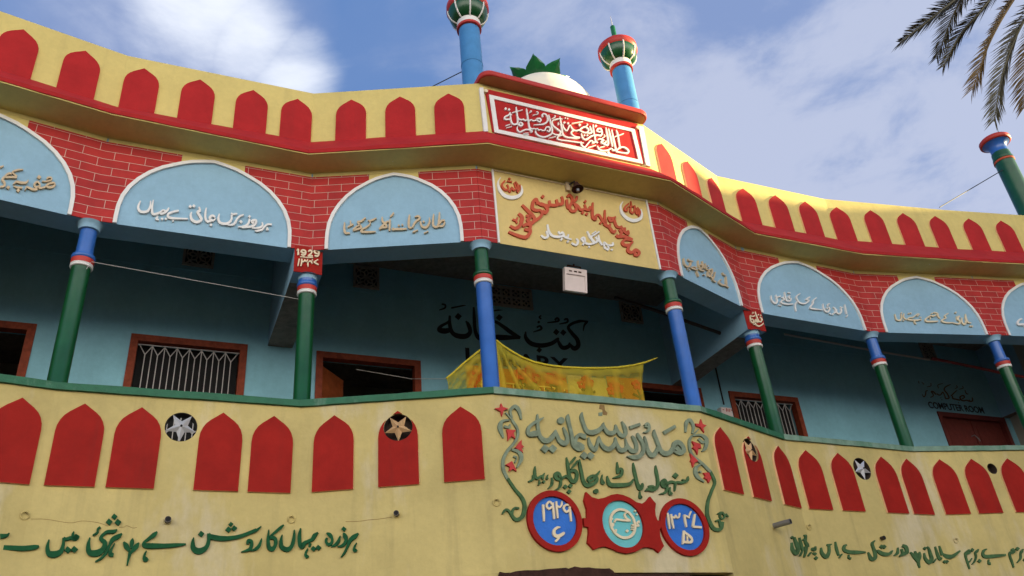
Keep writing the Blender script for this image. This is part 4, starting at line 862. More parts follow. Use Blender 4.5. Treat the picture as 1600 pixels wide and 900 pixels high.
inscribe(WALL[6], [(1390, 475, 11.43, "1340,190,12 1355,280,24 1390,340,24 1440,350,16; D1425,405,18 1460,410,18; 1330,240,14 1350,310,22 1330,375,26 1280,340,24 1270,255,12; 1240,240,14 1215,230,20 1210,290,24 1240,320,22 1225,365,22 1120,350,16; 1180,230,14 1195,300,22; D1165,165,20; 1035,175,12 970,220,20 990,260,20 930,290,22 920,320,24 1000,345,24 1120,345,16; 890,270,18 850,230,22 840,180,18 770,160,16; 830,200,20 760,230,22 720,220,20 680,240,22 630,280,24 640,320,26 740,325,26 850,320,18; D740,180,16 780,170,14; 700,250,18 720,280,12; 555,290,18 480,300,22 400,300,24 310,290,22 330,260,18 400,250,20 440,220,18 500,180,12; 440,290,16 430,340,20 460,370,18; D330,180,16 365,175,16 540,250,14; 520,190,16 480,230,18; 240,180,14 240,250,20 280,290,16; 190,190,20 200,250,22 180,300,26 110,290,24 80,190,12; D200,170,14 235,305,16")], 'cream', 0, .028)
inscribe(WALL[7], [(1560, 480, 18, "640,350,30 580,360,45 520,430,55 540,500,60 720,500,60 900,505,50; 700,540,30 715,580,30; 1000,520,40 1060,470,50 1150,480,50 1200,400,30; 1300,330,30 1310,440,50 1300,520,40")], 'white', 0, .028)
# --- plates under the piers
inscribe(plates[0][0], [], 'cream', 0, .03) if False else None
def on_plate(pl, run, m):
    P, d, o = pl; Pf = Patch(P.O+P.n*d, P.t, P.v, P.n); mb = MB(); strokes(mb, Pf, *run, .012, .034); part(mb, 'inscription', m, o)
on_plate(plates[0], (450, 385, 18, "235,150,30 275,125,40 275,280,50; 460,225,40 400,220,45 360,170,45 410,140,45 475,170,45 480,240,45 430,285,45 350,265,35; 560,190,35 590,150,45 650,170,45 640,230,45 560,300,45; 545,305,42 685,305,42; 840,240,40 780,235,45 720,180,45 780,145,45 850,180,45 850,260,45 810,310,45 730,300,35; 330,330,25 690,355,28; 305,385,40 265,590,30; 370,385,40 375,460,45 350,595,30; 380,460,35 430,465,38 460,400,30; 460,410,30 480,450,38 520,450,35 540,395,25; 550,480,35 545,540,38 552,605,25; 560,465,35 620,450,35 670,520,30; 640,470,30 680,400,25; 830,400,25 715,480,42; 715,480,42 845,555,35"), 'cream')
on_plate(plates[1], (1160, 480, 22.5, "410,190,25 440,300,40 490,430,42 540,530,45 610,540,42 650,470,42 600,400,38 570,390,30; D520,300,30 600,320,30; 330,200,35 325,270,25; 390,320,25 360,350,36 280,350,36 235,330,36 240,440,38 270,540,38 350,590,40 360,520,38 300,450,36 260,480,30; 420,450,30 420,530,36 500,560,36 450,490,30 430,440,24; 345,640,30 400,640,36 410,580,30 450,660,40 540,700,42 640,650,40 710,580,20"), 'cream')
# --- green verses along the foot of the balcony
GL = [(0, 800, 8, """115,270,14 80,300,40 0,310,60; 490,430,20 440,445,55 300,460,60 150,455,60 0,450,60; 925,250,14 910,300,40 940,320,70 970,310,50 940,340,50 880,330,40 830,345,40 795,330,30; 795,330,30 790,420,40 760,500,60 680,535,80 610,520,70 595,440,45 615,350,12; D850,480,48 930,475,48;
1465,225,14 1420,250,45 1340,255,40 1290,290,35 1260,340,45 1310,390,60 1290,470,65 1210,520,80 1120,510,70 1105,420,50 1125,325,14; 1255,195,25 1225,220,30 1215,265,28 1160,300,18; 1525,275,14 1480,310,55 1410,350,55 1370,420,35 1330,510,35 1270,580,30 1190,630,14; 1435,395,12 1390,480,30 1380,530,60 1420,545,40; D1430,65,40 1365,130,45 1475,135,45"""),
 (180, 800, 7.27, """95,345,20 125,390,60 160,450,30; 200,305,12 190,350,50 180,420,20; 270,355,14 235,400,55 175,470,25; 170,460,40 155,520,30 135,610,16; 475,230,16 440,265,50 380,310,35 330,350,30 330,385,50 400,390,60 550,390,50 700,380,40 800,370,16; 355,445,12 330,500,30 340,545,55 370,530,35;
1055,250,25 1060,330,40 1030,410,50 950,450,70 890,420,60 880,350,40 890,295,12; D975,255,38; 1060,250,25 1090,285,55 1200,305,55 1320,300,45 1450,270,40 1600,205,30; D1312,145,30 1285,205,38 1350,190,35; 1500,370,30 1510,330,35 1545,340,35 1545,390,40 1520,430,35 1430,460,10"""),
 (390, 810, 8.42, """150,110,12 90,160,35 0,195,40; 155,270,14 130,350,40 90,400,45 15,432,12; 250,155,14 240,280,40 250,380,50 290,410,60 330,370,45 340,290,45 300,255,50 250,260,40; 445,92,20 390,140,40 280,230,25; 585,155,14 580,260,40 550,370,50 490,415,60 420,380,55 410,300,40 425,220,12;
675,135,14 660,240,45 665,340,50 690,380,60 730,330,50 780,305,40 830,280,45 860,230,50 905,190,16; 770,400,12 740,470,28 755,510,40 775,490,25; 800,330,35 790,380,25; D845,405,40 910,390,40; 1015,200,20 1060,225,55 1090,280,30 1080,330,35 1040,350,40 1010,310,35 1020,260,25; 1195,235,12 1170,310,40 1130,355,35 1075,378,10; 1240,195,20 1260,240,60 1270,300,40 1230,360,40 1160,378,12; D1243,145,36; 1435,200,12 1390,240,55 1330,290,50 1290,380,30 1250,460,28 1205,518,12; 1410,325,10 1380,390,26 1385,430,45 1415,415,25""")]
inscribe(None, GL, 'letter_green', 0, .026, pick=balpick)
GR = [(1220, 820, 7.62, """150,150,14 160,190,26 180,240,40 195,290,40 170,345,45 130,300,35 118,215,12; D125,155,20; 210,155,12 230,240,28 250,310,20; 250,310,14 215,375,14; 265,130,18 285,135,20 280,200,25 300,240,35 310,270,25; 290,260,35 285,330,22 265,390,12; 250,180,18 290,190,18; 350,330,12 315,375,14; 405,260,14 395,300,35 370,290,35 360,310,25; D400,350,20 380,345,16 410,400,25; 595,235,12 560,245,28 540,240,18; 565,255,25 565,330,30 530,385,45 480,340,35 470,275,12; 640,205,12 655,290,28 680,370,20; 720,350,12 685,398,14;
775,245,20 750,255,30 745,300,35 800,325,40 900,330,40 1000,330,15; 800,360,12 800,395,20 825,405,24; 1110,190,12 1080,225,30 1090,270,30 1110,330,35 1115,390,40 1070,410,45 1030,330,12; 1320,310,14 1280,350,35 1210,350,45 1155,320,35 1145,300,12; D1190,265,28 1220,265,28; 1385,275,12 1380,340,28 1340,370,12; 1440,250,35 1480,270,40 1490,330,40 1450,350,40 1400,380,12; 1430,290,25 1440,340,25"""),
 (1410, 830, 8.42, """95,280,15 140,330,40 190,400,30; 155,265,14 175,320,40 195,380,30; 215,275,14 215,330,40 200,400,30; 195,390,40 205,440,26 218,485,14; 330,215,14 345,260,28 360,310,35 375,370,40 340,415,45 290,360,32 275,290,12; D285,230,24 320,215,14; 435,365,12 395,418,14; 420,205,12 445,290,28 480,370,35 500,350,25; 475,195,12 500,280,28 515,320,30; 750,260,20 700,300,35 640,335,50 570,335,55 515,310,40; D545,405,24 575,405,24;
850,250,35 870,280,45 830,290,40 825,340,24 850,420,22 875,500,14; 905,360,12 870,410,12; D910,250,26; 990,240,14 970,270,35 950,290,22 960,340,22 940,400,20 905,438,10; D1005,395,28; 1100,240,16 1065,255,28 1050,300,32 1080,335,45 1200,330,45 1350,315,24; 1125,375,12 1125,425,24 1150,430,35; 1430,235,35 1455,270,45 1410,290,40 1405,330,24 1430,400,24 1455,480,14; D1505,235,28; 1580,240,14 1560,270,35 1545,300,22 1545,360,22 1500,418,10; D1600,380,24""")]
inscribe(None, GR, 'olive', 0, .024, pick=balpick)
# --- painted room names inside the verandah
inscribe(BACK, [(680, 465, 6.4, """140,185,12 135,240,24 60,285,30 40,320,45 90,335,55 150,325,45; 145,180,20 145,270,35 170,350,40 230,385,50 310,385,50 350,340,40 330,270,35 305,235,12; D230,190,38; 160,105,16 305,75,12; 65,65,16 100,75,18 95,105,18 40,125,10; 385,95,16 390,200,32 400,330,35 430,400,40 470,415,35; 560,250,12 600,240,25 680,290,35 760,350,40 850,405,30; 850,405,16 760,400,40 660,400,55 590,390,40; D640,200,36; 560,135,14 680,120,12;
905,340,12 905,400,35 960,460,45 1060,480,45 1160,460,40 1220,420,35 1230,400,12; 1225,430,25 1270,500,40 1330,490,40 1345,450,16; 1345,470,25 1390,510,45 1430,480,45 1420,420,40 1370,360,35 1330,300,28 1370,260,28 1450,235,28 1515,235,30 1490,280,18 1480,335,8; D1210,345,34 1280,350,34; D1040,525,30; 1195,225,20 1220,205,20 1230,235,20 1120,252,10; 1290,225,20 1315,210,20 1320,245,20 1240,265,10; 1015,300,18 1045,285,20 1060,315,22 980,345,10; 1060,180,14 1040,195,14 1060,215,14; D1035,245,16""")], 'black', -.003, .004)
M['urdu_brown'] = mat('brown_lettering_paint', (.11, .055, .02), .7, .2, 14)
inscribe(BACK, [(1425, 585, 13.33, "1250,480,16 1260,550,28 1210,560,28 1190,530,16; 1200,565,24 1140,540,28 1080,550,28 1020,530,30 1000,470,28 1060,440,26 1090,480,26 1040,510,22; 1000,540,28 920,520,28 850,500,28 840,450,24; D965,590,14; 940,330,14 870,390,24 810,450,22; 800,210,16 700,260,26 670,320,26 730,400,26 770,490,28 700,500,26 680,440,20 640,370,22 600,420,24 560,430,24 510,400,22; D600,490,14 620,530,14; 500,420,22 440,360,26 400,360,24 430,400,22 440,450,22 380,480,16; 330,340,16 290,350,24 280,420,24 250,470,20 210,420,12; 130,140,12 150,190,16; 200,160,12 250,210,16; 390,180,14 390,240,18 310,260,12; 640,190,14 540,220,18 550,290,14; 920,230,14 940,270,18 890,300,12; 1050,240,12 1060,290,18 970,310,12; 1100,330,18 1130,400,20 1170,410,18")], 'urdu_brown', -.003, .004)
def latin(P, txt, s0, s1, z0, h, m, d=.004):
    cu = bpy.data.curves.new('lettering', 'FONT'); cu.body = txt; cu.size = 1; cu.extrude = .004; cu.offset = .022; cu.resolution_u = 4
    o = bpy.data.objects.new('lettering', cu); col.objects.link(o); bpy.context.view_layer.update()
    me = bpy.data.meshes.new_from_object(o.evaluated_get(bpy.context.evaluated_depsgraph_get())); bpy.data.objects.remove(o); bpy.data.curves.remove(cu)
    co = np.array([v.co[:] for v in me.vertices]); mn, mx = co.min(0), co.max(0)
    for v in me.vertices:
        a = s0+(v.co.x-mn[0])/(mx[0]-mn[0])*(s1-s0); b = z0+(v.co.y-mn[1])/(mx[1]-mn[1])*h; v.co = P.p(a, b, d if v.co.z > 0 else -.004)
    me.materials.append(M[m]); q = bpy.data.objects.new('lettering', me); col.objects.link(q); q.parent = BLD; q.matrix_parent_inverse = BLD.matrix_world.inverted(); return q
latin(BACK, 'LIBRARY', 2.69, 4.47, 6.92, .255, 'black')
latin(BACK, 'COMPUTER ROOM', 12.43, 13.98, 6.925, .145, 'black')

# ================================================================== small fittings of the building
def at3(P, x, y, d=0): return P.p(*P.at(x, y, d), d)
def ringhook(x, y, r=.034, P=None):
    P = P or balpick(x, y); c = P.at(x, y); mb = MB(); n_ = 18
    tube(mb, [P.p(c[0]+r*math.cos(a), c[1]+r*math.sin(a), .014+.010*math.sin(a)) for a in np.linspace(.3, 2*math.pi-.1, n_)], .0075, 6)
    tube(mb, [P.p(c[0], c[1]+r, -.01), P.p(c[0], c[1]+r, .028)], .008, 6); part(mb, 'ring_hook', 'yellow')
for q in ((38.5, 806), (455, 812), (776, 785.5), (1263.5, 824), (1493, 845)): ringhook(*q)
def drain(x, y, r, L_, m, P=None, dx=0, dz=0):
    P = P or balpick(x, y); c = P.at(x, y); mb = MB(); a = P.p(*c, -.05); b = P.p(c[0]+dx, c[1]+dz, L_); t = (b-a)/np.linalg.norm(b-a)
    tube(mb, [a, b], [r, r], 16); o = part(mb, 'drain_pipe', m); mb = MB(); tube(mb, [b-t*.03, b+t*.0015], [r*.78]*2, 14); part(mb, 'pipe_mouth', 'dark', o)
    mb = MB(); tube(mb, [P.p(*c, -.01), P.p(*c, .012)], [r*1.5, r*1.25], 16); part(mb, 'pipe_collar', 'yellow', o)
drain(262, 814, .030, .07, 'pipe_black'); drain(620, 804, .028, .07, 'pipe_black'); drain(1208, 822, .034, .25, 'grey_metal'); drain(1376, 842, .028, .07, 'pipe_black')
def crack(px, w=.55):
    mb = MB(); strokes(mb, None, 0, 0, 1, ' '.join('%g,%g,%g' % (x, y, w) for x, y in px), -.002, .0025, balpick); 
    return mb
M['crack'] = mat('crack_brown', (.24, .15, .055), .95, .2, 20)  # brown tone of the plaster cracks and the small stain
for pxl in ([(48, 811), (58, 811), (66, 811), (80, 812.5), (94, 815), (112, 817), (128, 814), (146, 815.5), (158, 818), (168, 822)], [(186, 824), (194, 823.5), (198, 821.5), (208, 825), (214, 824)], [(540, 815), (560, 814.5), (575, 812.5), (592, 811), (612, 808)]):
    part(crack(pxl), 'plaster_crack', 'crack')
mb = MB(); relief(mb, B3, [B3.at(*q) for q in ((935, 645), (941, 644), (941, 650), (935, 650))], -.02, .006); part(mb, 'plaster_hole', 'sage')
mb = MB(); relief(mb, B3, [B3.at(*q) for q in ((937, 632), (944, 633), (945, 641), (949, 645), (948, 649), (942, 648), (941, 640), (936, 639))], -.02, .004); part(mb, 'rust_stain', 'crack')
for i, q in ((1, (340, 231)), (0, (3, 156)), (2, (612, 248)), (4, (1092, 334)), (5, (1256, 398)), (6, (1450, 410))):
    P = Patch((0, 0, ZF-.02), (1, 0, 0), (0, 1, 0), (0, 0, -1)); c = P.at(*q); mb = MB(); tube(mb, [(*P.p(*c)[:2], ZF), (*P.p(*c)[:2], ZF-.05), (P.p(*c)[0]+.02, P.p(*c)[1], ZF-.07)], .008, 6); part(mb, 'ceiling_hook', 'cream')

# ================================================================== things fixed to or hanging on the building
def thing(name, label, cat, loc, group=None):
    e = empty(name, tuple(float(v) for v in loc)); tag(e, label, cat, group); bpy.context.view_layer.update(); return e
def tpart(mb, name, m, root, parent=None, smooth=False):
    o = mb.build(name, m, parent or root, smooth); o.matrix_parent_inverse = Matrix() if parent else root.matrix_world.inverted(); return o
# floodlight under the beam of the front bay
c = at3(W3, 899, 438, -.20); FL = thing('floodlight', 'square white floodlight hanging under the beam of the front bay', 'floodlight', c)
tl = R(12); fn = W3.n*math.cos(tl)-np.array([0, 0, 1])*math.sin(tl); fu = np.array([0, 0, 1])*math.cos(tl)+W3.n*math.sin(tl)
FP = Patch(c, W3.t, fu, fn); w, h = .160, .156
mb = MB(); relief(mb, FP, rect(-w, -h, w, h), -.05, .0); tpart(mb, 'housing', 'plastic', FL)
mb = MB(); ring(mb, FP, rect(-w+.022, -h+.02, w-.022, h-.085), rect(-w-.004, -h-.004, w+.004, h+.004), -.02, .020); tpart(mb, 'bezel', 'plastic', FL)
mb = MB(); relief(mb, FP, rect(-w+.02, -h+.018, w-.02, h-.083), -.01, .006); tpart(mb, 'glass_panel', 'plastic', FL)
for a in (-.08, -.005, .06):
    mb = MB(); relief(mb, FP, rect(a-.022, h-.052, a+.022, h-.032), .0, .022); tpart(mb, 'vent_slot', 'brown', FL)
mb = MB(); tube(mb, [FP.p(-.1, h-.01, -.03), FP.p(-.1, h+.05, -.03), FP.p(.1, h+.05, -.03), FP.p(.1, h-.01, -.03)], .010, 6); tube(mb, [FP.p(0, h+.05, -.03), FP.p(0, h+.05, -.03)+np.array([0, 0, .06])], .014, 6); tpart(mb, 'bracket', 'brown', FL)
# small lamp over the name board
c = at3(W3, 893, 295, .03); LM = thing('wall_lamp', 'small dark shaded wall lamp above the name board', 'lamp', c)
mb = MB(); relief(mb, Patch(c, W3.t, (0, 0, 1), W3.n), rect(-.09, -.05, -.03, .09), -.03, .02); tpart(mb, 'back_plate', 'tan', LM)
mb = MB(); tube(mb, [c+W3.t*-.04+np.array([0, 0, .05]), c+W3.n*.05+np.array([0, 0, .07]), c+W3.n*.10+np.array([0, 0, .05]), c+W3.n*.11], .013, 8); tpart(mb, 'arm', 'wire', LM)
mb = MB(); tube(mb, [c+W3.n*.105+W3.t*.02+np.array([0, 0, .03]), c+W3.n*.11+W3.t*.02+np.array([0, 0, -.02]), c+W3.n*.12+W3.t*.02+np.array([0, 0, -.09])], [.028, .045, .085], 14); tpart(mb, 'shade', 'brown', LM)
mb = MB(); tube(mb, [c+W3.n*.118+W3.t*.02+np.array([0, 0, -.06]), c+W3.n*.122+W3.t*.02+np.array([0, 0, -.13])], [.03, .022], 12); tpart(mb, 'bulb', 'grey_metal', LM)
# electric box beside the right window
c = at3(BACK, 1136, 644, .10); MX = thing('meter_box', 'small pale box with red letters on the verandah wall', 'box', c)
MP = Patch(c, BACK.t, (0, 0, 1), BACK.n); mb = MB(); relief(mb, MP, rect(-.115, -.10, .115, .085), -.10, 0); tpart(mb, 'casing', 'plastic', MX)
mb = MB(); MPf = Patch(c, BACK.t, (0, 0, 1), BACK.n); strokes(mb, MPf, 1110, 610, 16.37, "310,490,16 350,500,16; 410,455,16 415,545,16; 400,500,14 440,505,14; 450,470,14 455,545,14; 490,480,16 495,555,16; 530,490,14 545,525,14", -.002, .004); tpart(mb, 'lettering', 'red_bright', MX)
# rods and pipes under the ceiling
def pole(name, label, pts, r, m, cat='pole'):
    pts = [np.array(p) for p in pts]; mb = MB(); tube(mb, pts, r, 12); o = mb.build(name, m); tag(o, label, cat); return o
e0 = BACK.p(5.50, 8.25, .42); e1 = BACK.p(7.26, 7.62, .62)
# points found where the rod passes from the lattice vent to the beam
PR = Patch(W3.O+W3.n*-1.3, W3.t, (0, 0, 1), W3.n)
pole('ceiling_pole', 'dark rusty pole slung below the verandah ceiling beside the right blue column', [at3(PR, 961, 465), at3(PR, 1030, 487), at3(PR, 1152, 530)], .028, 'pipe_black')
PR2 = Patch(WALL[6].O+WALL[6].n*-1.2, WALL[6].t, (0, 0, 1), WALL[6].n)
pole('ceiling_pipe', 'red painted pipe running below the ceiling above the computer room door', [at3(PR2, 1456, 560), at3(PR2, 1520, 573), at3(PR2, 1566, 583), at3(PR2, 1615, 592)], .026, 'pipe_red', 'pipe')
# washing lines
def line3(name, label, pts, r=.004, m='string', sag=0, cat='clothesline'):
    pts = [np.array(p, float) for p in pts]; q = []
    for a, b in zip(pts, pts[1:]):
        for f in np.linspace(0, 1, 8, endpoint=False): q.append(a+(b-a)*f-np.array([0, 0, 1])*sag*4*f*(1-f))
    q.append(pts[-1]); mb = MB(); tube(mb, q, r, 5); o = mb.build(name, m); tag(o, label, cat); return o
c1 = np.array([*CX[1], 6.70])+np.array([.11, -.02, 0]); c1b = c1+np.array([0, -.06, -.13]); c2 = np.array([*CX[2], 6.60])+np.array([-.10, -.0, 0])
line3('washing_line', 'white string tied from the leftmost column to the next green column', [c1b, c1, c2], .0032)
YP = Patch(W3.O+W3.n*-.75, W3.t, (0, 0, 1), W3.n)
line3('washing_line', 'thin string from the open library door to the yellow cloth', [at3(BACK, 556, 577, .10), at3(BACK, 643, 592, .3), at3(YP, 698, 592)], .004)
line3('overhead_wire', 'black wire slanting up to the left minaret', [at3(PAR[2], 676, 135, -.02), np.array([*(MA[3]+t3*.105), 0])+np.array([-.16, -.02, 10.32])], .008, 'wire', cat='wire')
line3('overhead_wire', 'black wire slanting up to the green pillar at right', [at3(PAR[6], 1468, 324, -.02), np.array([px-.17, py-.08, 10.95])], .009, 'wire', cat='wire')
# the sheer yellow cloth pegged along the front bay and the printed cloths behind it
top = [(697, 592), (708, 583), (722, 570), (738, 557), (753, 545), (766, 537), (776, 533), (786, 541), (800, 550), (816, 559), (834, 566), (856, 571), (880, 574), (910, 575.5), (940, 575.5), (965, 574.5), (990, 571), (1006, 567)]
tp = [YP.at(*q) for q in top]; TX = np.interp(np.linspace(0, len(tp)-1, 140), range(len(tp)), [a for a, b in tp]); TZ = np.interp(np.linspace(0, len(tp)-1, 140), range(len(tp)), [b for a, b in tp])
mb = MB(); vs = []; fold = []; rows = 22; sp = YP.at(776, 533)[0]; xl = YP.at(700, 592)[0]; xr = YP.at(1001, 600)[0]
for i in range(140):
    for j in range(rows):
        f = j/(rows-1); z = TZ[i]+(4.75-TZ[i])*f; s = TX[i]; s = s+(max(xl, min(xr, s))-s)*min(1, f*4)
        s -= (s-sp)*.10*math.exp(-((s-sp)/.5)**2)*(1-f)
        rad = math.atan2(TX[i]-sp+.02, (TZ[i]-z)+.12); near = math.exp(-((TX[i]-sp)/.9)**2)
        dd = .050*math.sin(rad*17+.6)*near*min(1, f*3+.1)+.028*math.sin(TX[i]*15+f*2.5)*min(1, f*2.5)*(1-.5*near)+.012*math.sin(TX[i]*41+f*3)*min(1, f*3)+.010*math.sin(z*38+TX[i]*9)*max(0, 1-f*2.5)+.03*f
        vs.append(YP.p(s, z, dd))
        fo = max(0, math.sin(rad*17+.6))**3*near*(1-.5*f)+.7*max(0, math.sin(rad*31+2))**5*near*(1-.6*f)+.55*max(0, math.sin(TX[i]*15+f*2.5+1))**6*(1-near*.6)+.5*max(0, math.sin(z*38+TX[i]*9))**2*max(0, 1-f*3.2)+(.6 if f < .05 else 0)
        fold.append(min(1, fo))
mb.add(vs, [(i*rows+j, i*rows+j+1, (i+1)*rows+j+1, (i+1)*rows+j) for i in range(139) for j in range(rows-1)])
yc = mb.build('yellow_cloth', 'net', None, True); fa = yc.data.attributes.new('fold', 'FLOAT', 'POINT'); fa.data.foreach_set('value', fold); tag(yc, 'sheer yellow cloth hung across the front of the library verandah', 'cloth')
mb = MB(); tube(mb, [YP.p(a, b, .01) for a, b in tp], .013, 6); h_ = mb.build('hem', 'net', yc)
h_.data.materials.clear(); M['hem'] = mat('yellow_hem_cloth', (.62, .50, .03), .8, .15, 20); h_.data.materials.append(M['hem'])
mb = MB(); tube(mb, [YP.p(*YP.at(1004, 568), .0), YP.p(*YP.at(1014, 564), .0), at3(YP, 1027, 559)], [.010, .012, .006], 6); tie = mb.build('tie_end', M['hem'], yc)
M['print'] = mat('orange_printed_cloth', (.40, .15, .03), .85, .15, 10); M['print_line'] = mat('print_cream_line', (.80, .70, .42), .85, .1, 10); M['print_red'] = mat('print_red_flower', (.50, .03, .02), .85, .2, 10); M['print_leaf'] = mat('print_leaf', (.10, .09, .025), .85, .2, 10); M['print_cream'] = mat('cream_printed_cloth', (.50, .44, .30), .85, .1, 10)
PP = Patch(W3.O+W3.n*-.90, W3.t, (0, 0, 1), W3.n)
def printed(x0, x1, ytl, ytr, m, label, grid, flowers):
    a0, z0 = PP.at(x0, ytl); a1, z1 = PP.at(x1, ytr); e = thing('printed_cloth', label, 'cloth', PP.p((a0+a1)/2, z0, 0), 'printed cloths behind the yellow sheet')
    mb = MB(); n_ = 14; vs = []
    for i in range(n_):
        f = i/(n_-1)
        for z in (z0+(z1-z0)*f, 4.7): vs.append(PP.p(a0+(a1-a0)*f, z, .012*math.sin(f*9)))
        for z in (4.7, z0+(z1-z0)*f): vs.append(PP.p(a0+(a1-a0)*f, z, .012*math.sin(f*9)-.006))
    mb.add(vs, [(i*4+j, i*4+(j+1) % 4, i*4+4+(j+1) % 4, i*4+4+j) for i in range(n_-1) for j in range(4)]+[(0, 1, 2, 3), tuple((n_-1)*4+j for j in range(4))[::-1]]); tpart(mb, 'fabric', m, e)
    if grid:
        mb = MB()
        for k in np.arange(a0+.04, a1-.02, .145): relief(mb, PP, rect(k, 4.75, k+.010, z0-.20), -.004, .0165)
        for z in np.arange(4.85, z0-.15, .145): relief(mb, PP, rect(a0, z, a1, z+.010), -.004, .0155)
        tpart(mb, 'grid_print', M['print_line'], e)
    mb = MB(); ml = MB()
    for fx, fy, s in flowers:
        s *= 1.7
        c_ = PP.at(fx, fy)
        for k in range(5):
            q = k*1.2566+.3; relief(mb, PP, [(c_[0]+s*(math.cos(q)*.62+.42*math.cos(u)), c_[1]+s*(math.sin(q)*.62+.42*math.sin(u))) for u in np.linspace(0, 6.28, 9, endpoint=False)], -.004, .019+.0004*k)
        pen(ml, PP, [(c_[0], c_[1]-s), (c_[0]+.02, c_[1]-s*2.2), (c_[0]-.01, c_[1]-s*3.4)], .022, -.004, .018)
        for sg in (-1, 1): pen(ml, PP, [(c_[0]+.01, c_[1]-s*2.4), (c_[0]+sg*s, c_[1]-s*1.8)], .03, -.004, .0185)
    tpart(mb, 'flower_print', M['print_red'], e); tpart(ml, 'stem_print', M['print_leaf'], e)
printed(728, 884, 570, 585, M['print'], 'orange cloth printed with red flowers and a pale grid, behind the left blue column', True, [(742, 588, .055), (738, 600, .04), (811, 585, .05), (826, 582, .055), (833, 590, .05), (858, 592, .05), (872, 595, .05), (866, 588, .04)])
printed(886, 946, 586, 592, M['print_cream'], 'pale cloth with one faint flower between two orange cloths', False, [(908, 601, .04), (920, 598, .04), (915, 594, .04)])
printed(947, 1001, 588, 592, M['print'], 'orange flowered cloth at the right end of the yellow sheet', False, [(958, 604, .05), (966, 607, .045), (994, 602, .045), (954, 611, .04)])

# ================================================================== palm leaning in from the right
PB = EYE+pixdir(1672, -128)*11.5
PT = thing('palm_tree', 'tall date palm with drooping grey green fronds at the top right', 'tree', (PB[0]+.25, PB[1]+.15, 0))
mb = MB(); pts = [(PB[0]+.25, PB[1]+.15, 0), (PB[0]+.22, PB[1]+.14, 2), (PB[0]+.16, PB[1]+.1, 4.5), (PB[0]+.08, PB[1]+.05, 7), (PB[0], PB[1], PB[2]-.3), (PB[0], PB[1], PB[2])]
zz = np.linspace(0, PB[2], 60); px_ = np.interp(zz, [p[2] for p in pts], [p[0] for p in pts]); py_ = np.interp(zz, [p[2] for p in pts], [p[1] for p in pts])
tube(mb, list(zip(px_, py_, zz)), [.17+.02*(i % 2)+.05*max(0, 1-z/1.2)+.05*max(0, (z-PB[2]+1.5)) for i, z in enumerate(zz)], 14); tpart(mb, 'trunk', 'bark', PT)
def frond(path, m, wl, seed, droop=.35):
    """feather leaf along a 3D path; leaflets are thin folded blades on both sides of the midrib"""
    rnd = random.Random(seed); P_ = np.array(crom([tuple(p) for p in path], 14)); n = len(P_)
    mb = MB(); tube(mb, P_, [.022*(1-i/n)+.004 for i in range(n)], 6)
    seg = np.r_[0, np.cumsum(np.linalg.norm(np.diff(P_, axis=0), axis=1))]; L_ = seg[-1]; num = int(L_/.019)
    for k in range(num):
        f = .10+.90*k/num; d = f*L_; i = min(n-2, int(np.searchsorted(seg, d))-1); i = max(i, 0); u = (d-seg[i])/(seg[i+1]-seg[i]+1e-9); b = P_[i]+(P_[i+1]-P_[i])*u
        t = (P_[min(i+1, n-1)]-P_[max(i-1, 0)]); t /= np.linalg.norm(t); side = np.cross(t, [0, 0, 1.]); side /= np.linalg.norm(side)+1e-9; upv = np.cross(side, t)
        ln = wl*(.45+.75*math.sin(min(1, f*1.15)*math.pi*.82+.25))*rnd.uniform(.82, 1.15)*(1 if f < .93 else .65)
        for sg in (-1, 1):
            ang = rnd.uniform(.60, .78); lift = rnd.uniform(.10, .42)
            dv = t*math.cos(ang)+side*sg*math.sin(ang)*math.cos(lift)+upv*math.sin(lift)*.7; dv /= np.linalg.norm(dv)
            wv = np.cross(dv, upv); wv /= np.linalg.norm(wv)+1e-9; w = .0072
            m1 = b+dv*ln*.5+np.array([0, 0, -droop*ln*.08]); tip = b+dv*ln+np.array([0, 0, -droop*ln*.35])
            mb.add([b-wv*w*.5, b+wv*w*.5, m1+wv*w, m1-wv*w, tip, m1+upv*.006], [(0, 1, 2, 5), (0, 5, 3), (5, 2, 4), (3, 5, 4)])
    return tpart(mb, 'frond', m, PT)
def fpath(px_list, dists): return [PB]+[EYE+pixdir(x, y)*d for (x, y), d in zip(px_list, dists)]
frond(fpath([(1600, -95), (1528, -30), (1466, 20), (1430, 48), (1406, 67)], [11.2, 10.8, 10.4, 10.2, 10.05]), 'leaf', .30, 1)
frond(fpath([(1625, -80), (1572, -30), (1530, 20), (1500, 55), (1473, 105)], [11.3, 11.1, 10.8, 10.7, 10.6]), 'leaf', .27, 2)
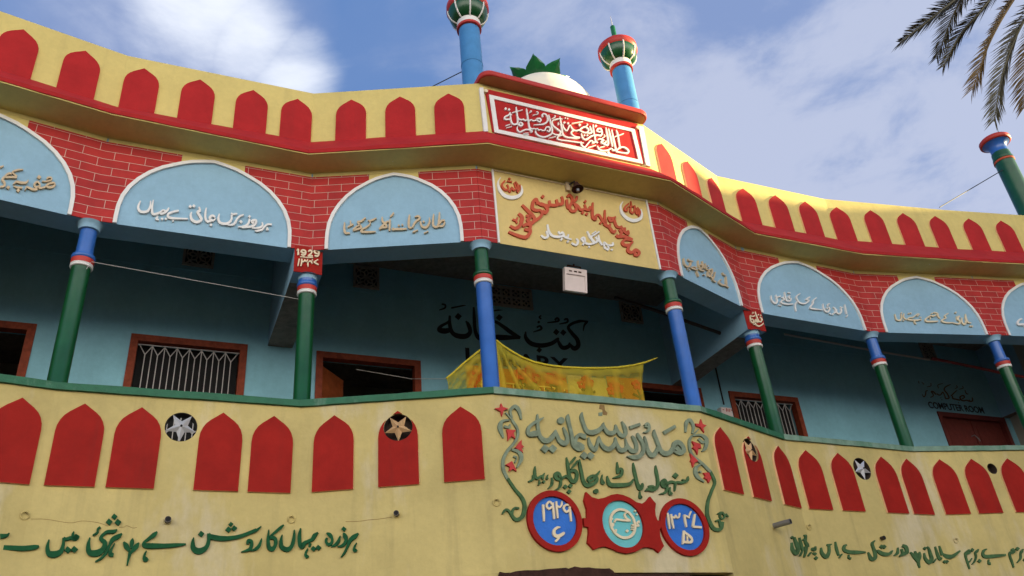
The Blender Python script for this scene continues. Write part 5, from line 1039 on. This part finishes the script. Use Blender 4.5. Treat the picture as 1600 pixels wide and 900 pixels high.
frond(fpath([(1640, -75), (1608, -35), (1574, 15), (1545, 70), (1519, 141)], [11.0, 10.6, 10.2, 9.9, 9.8]), 'leaf_dry', .33, 3)
frond(fpath([(1656, -70), (1630, -10), (1596, 40), (1568, 110), (1553, 190)], [11.1, 10.7, 10.4, 10.2, 10.1]), 'leaf', .34, 4)
frond(fpath([(1668, -60), (1650, 0), (1622, 50), (1604, 110), (1600, 170)], [11.3, 11.2, 11.0, 10.9, 10.9]), 'leaf_dry', .34, 5)
for k in range(14):                                 # the rest of the crown, out of the picture
    q = k*.449+.5; e = R(20+35*(k % 3)); L_ = 2.3
    if abs((math.degrees(q) % 360)-230) < 38: continue
    dirv = np.array([math.cos(q)*math.cos(e), math.sin(q)*math.cos(e), math.sin(e)])
    frond([PB, PB+dirv*L_*.35, PB+dirv*L_*.7+np.array([0, 0, -.12]), PB+dirv*L_+np.array([0, 0, -.7])], 'leaf', .30, 20+k)

# ================================================================== unseen house, added and shaped to cast the shadow edge on the facade
def blockhouse(q0, q1, p0, p1, h, root, name, h2=None):
    ca, sa = math.cos(R(SUN_AZ)), math.sin(R(SUN_AZ)); mb = MB()
    pt = lambda q, p, z: (q*ca-p*sa, q*sa+p*ca, z)
    mb.add([pt(q, p, z) for q in (q0, q1) for p, hh in ((p0, h), (p1, h2 or h)) for z in (0, hh)], [(0, 1, 3, 2), (4, 6, 7, 5), (0, 4, 5, 1), (2, 3, 7, 6), (0, 2, 6, 4), (1, 5, 7, 3)]); return tpart(mb, name, 'neigh', root)
ca, sa = math.cos(R(SUN_AZ)), math.sin(R(SUN_AZ))
NH = thing('added_shade_house', 'unseen plastered house added right of the courtyard, stepped to shade the facade', 'house', (24*ca-9*sa, 24*sa+9*ca, 0))
blockhouse(22, 29, 8.85, 10.05, 11.65, NH, 'low_shade_wing'); blockhouse(21.98, 29, -6, 8.85, 15.0, NH, 'tall_shade_wing'); blockhouse(22.0, 29, 10.05, 14.5, 12.46, NH, 'sloping_shade_wing', 10.6)  # added wings, heights set by where their shadow should end
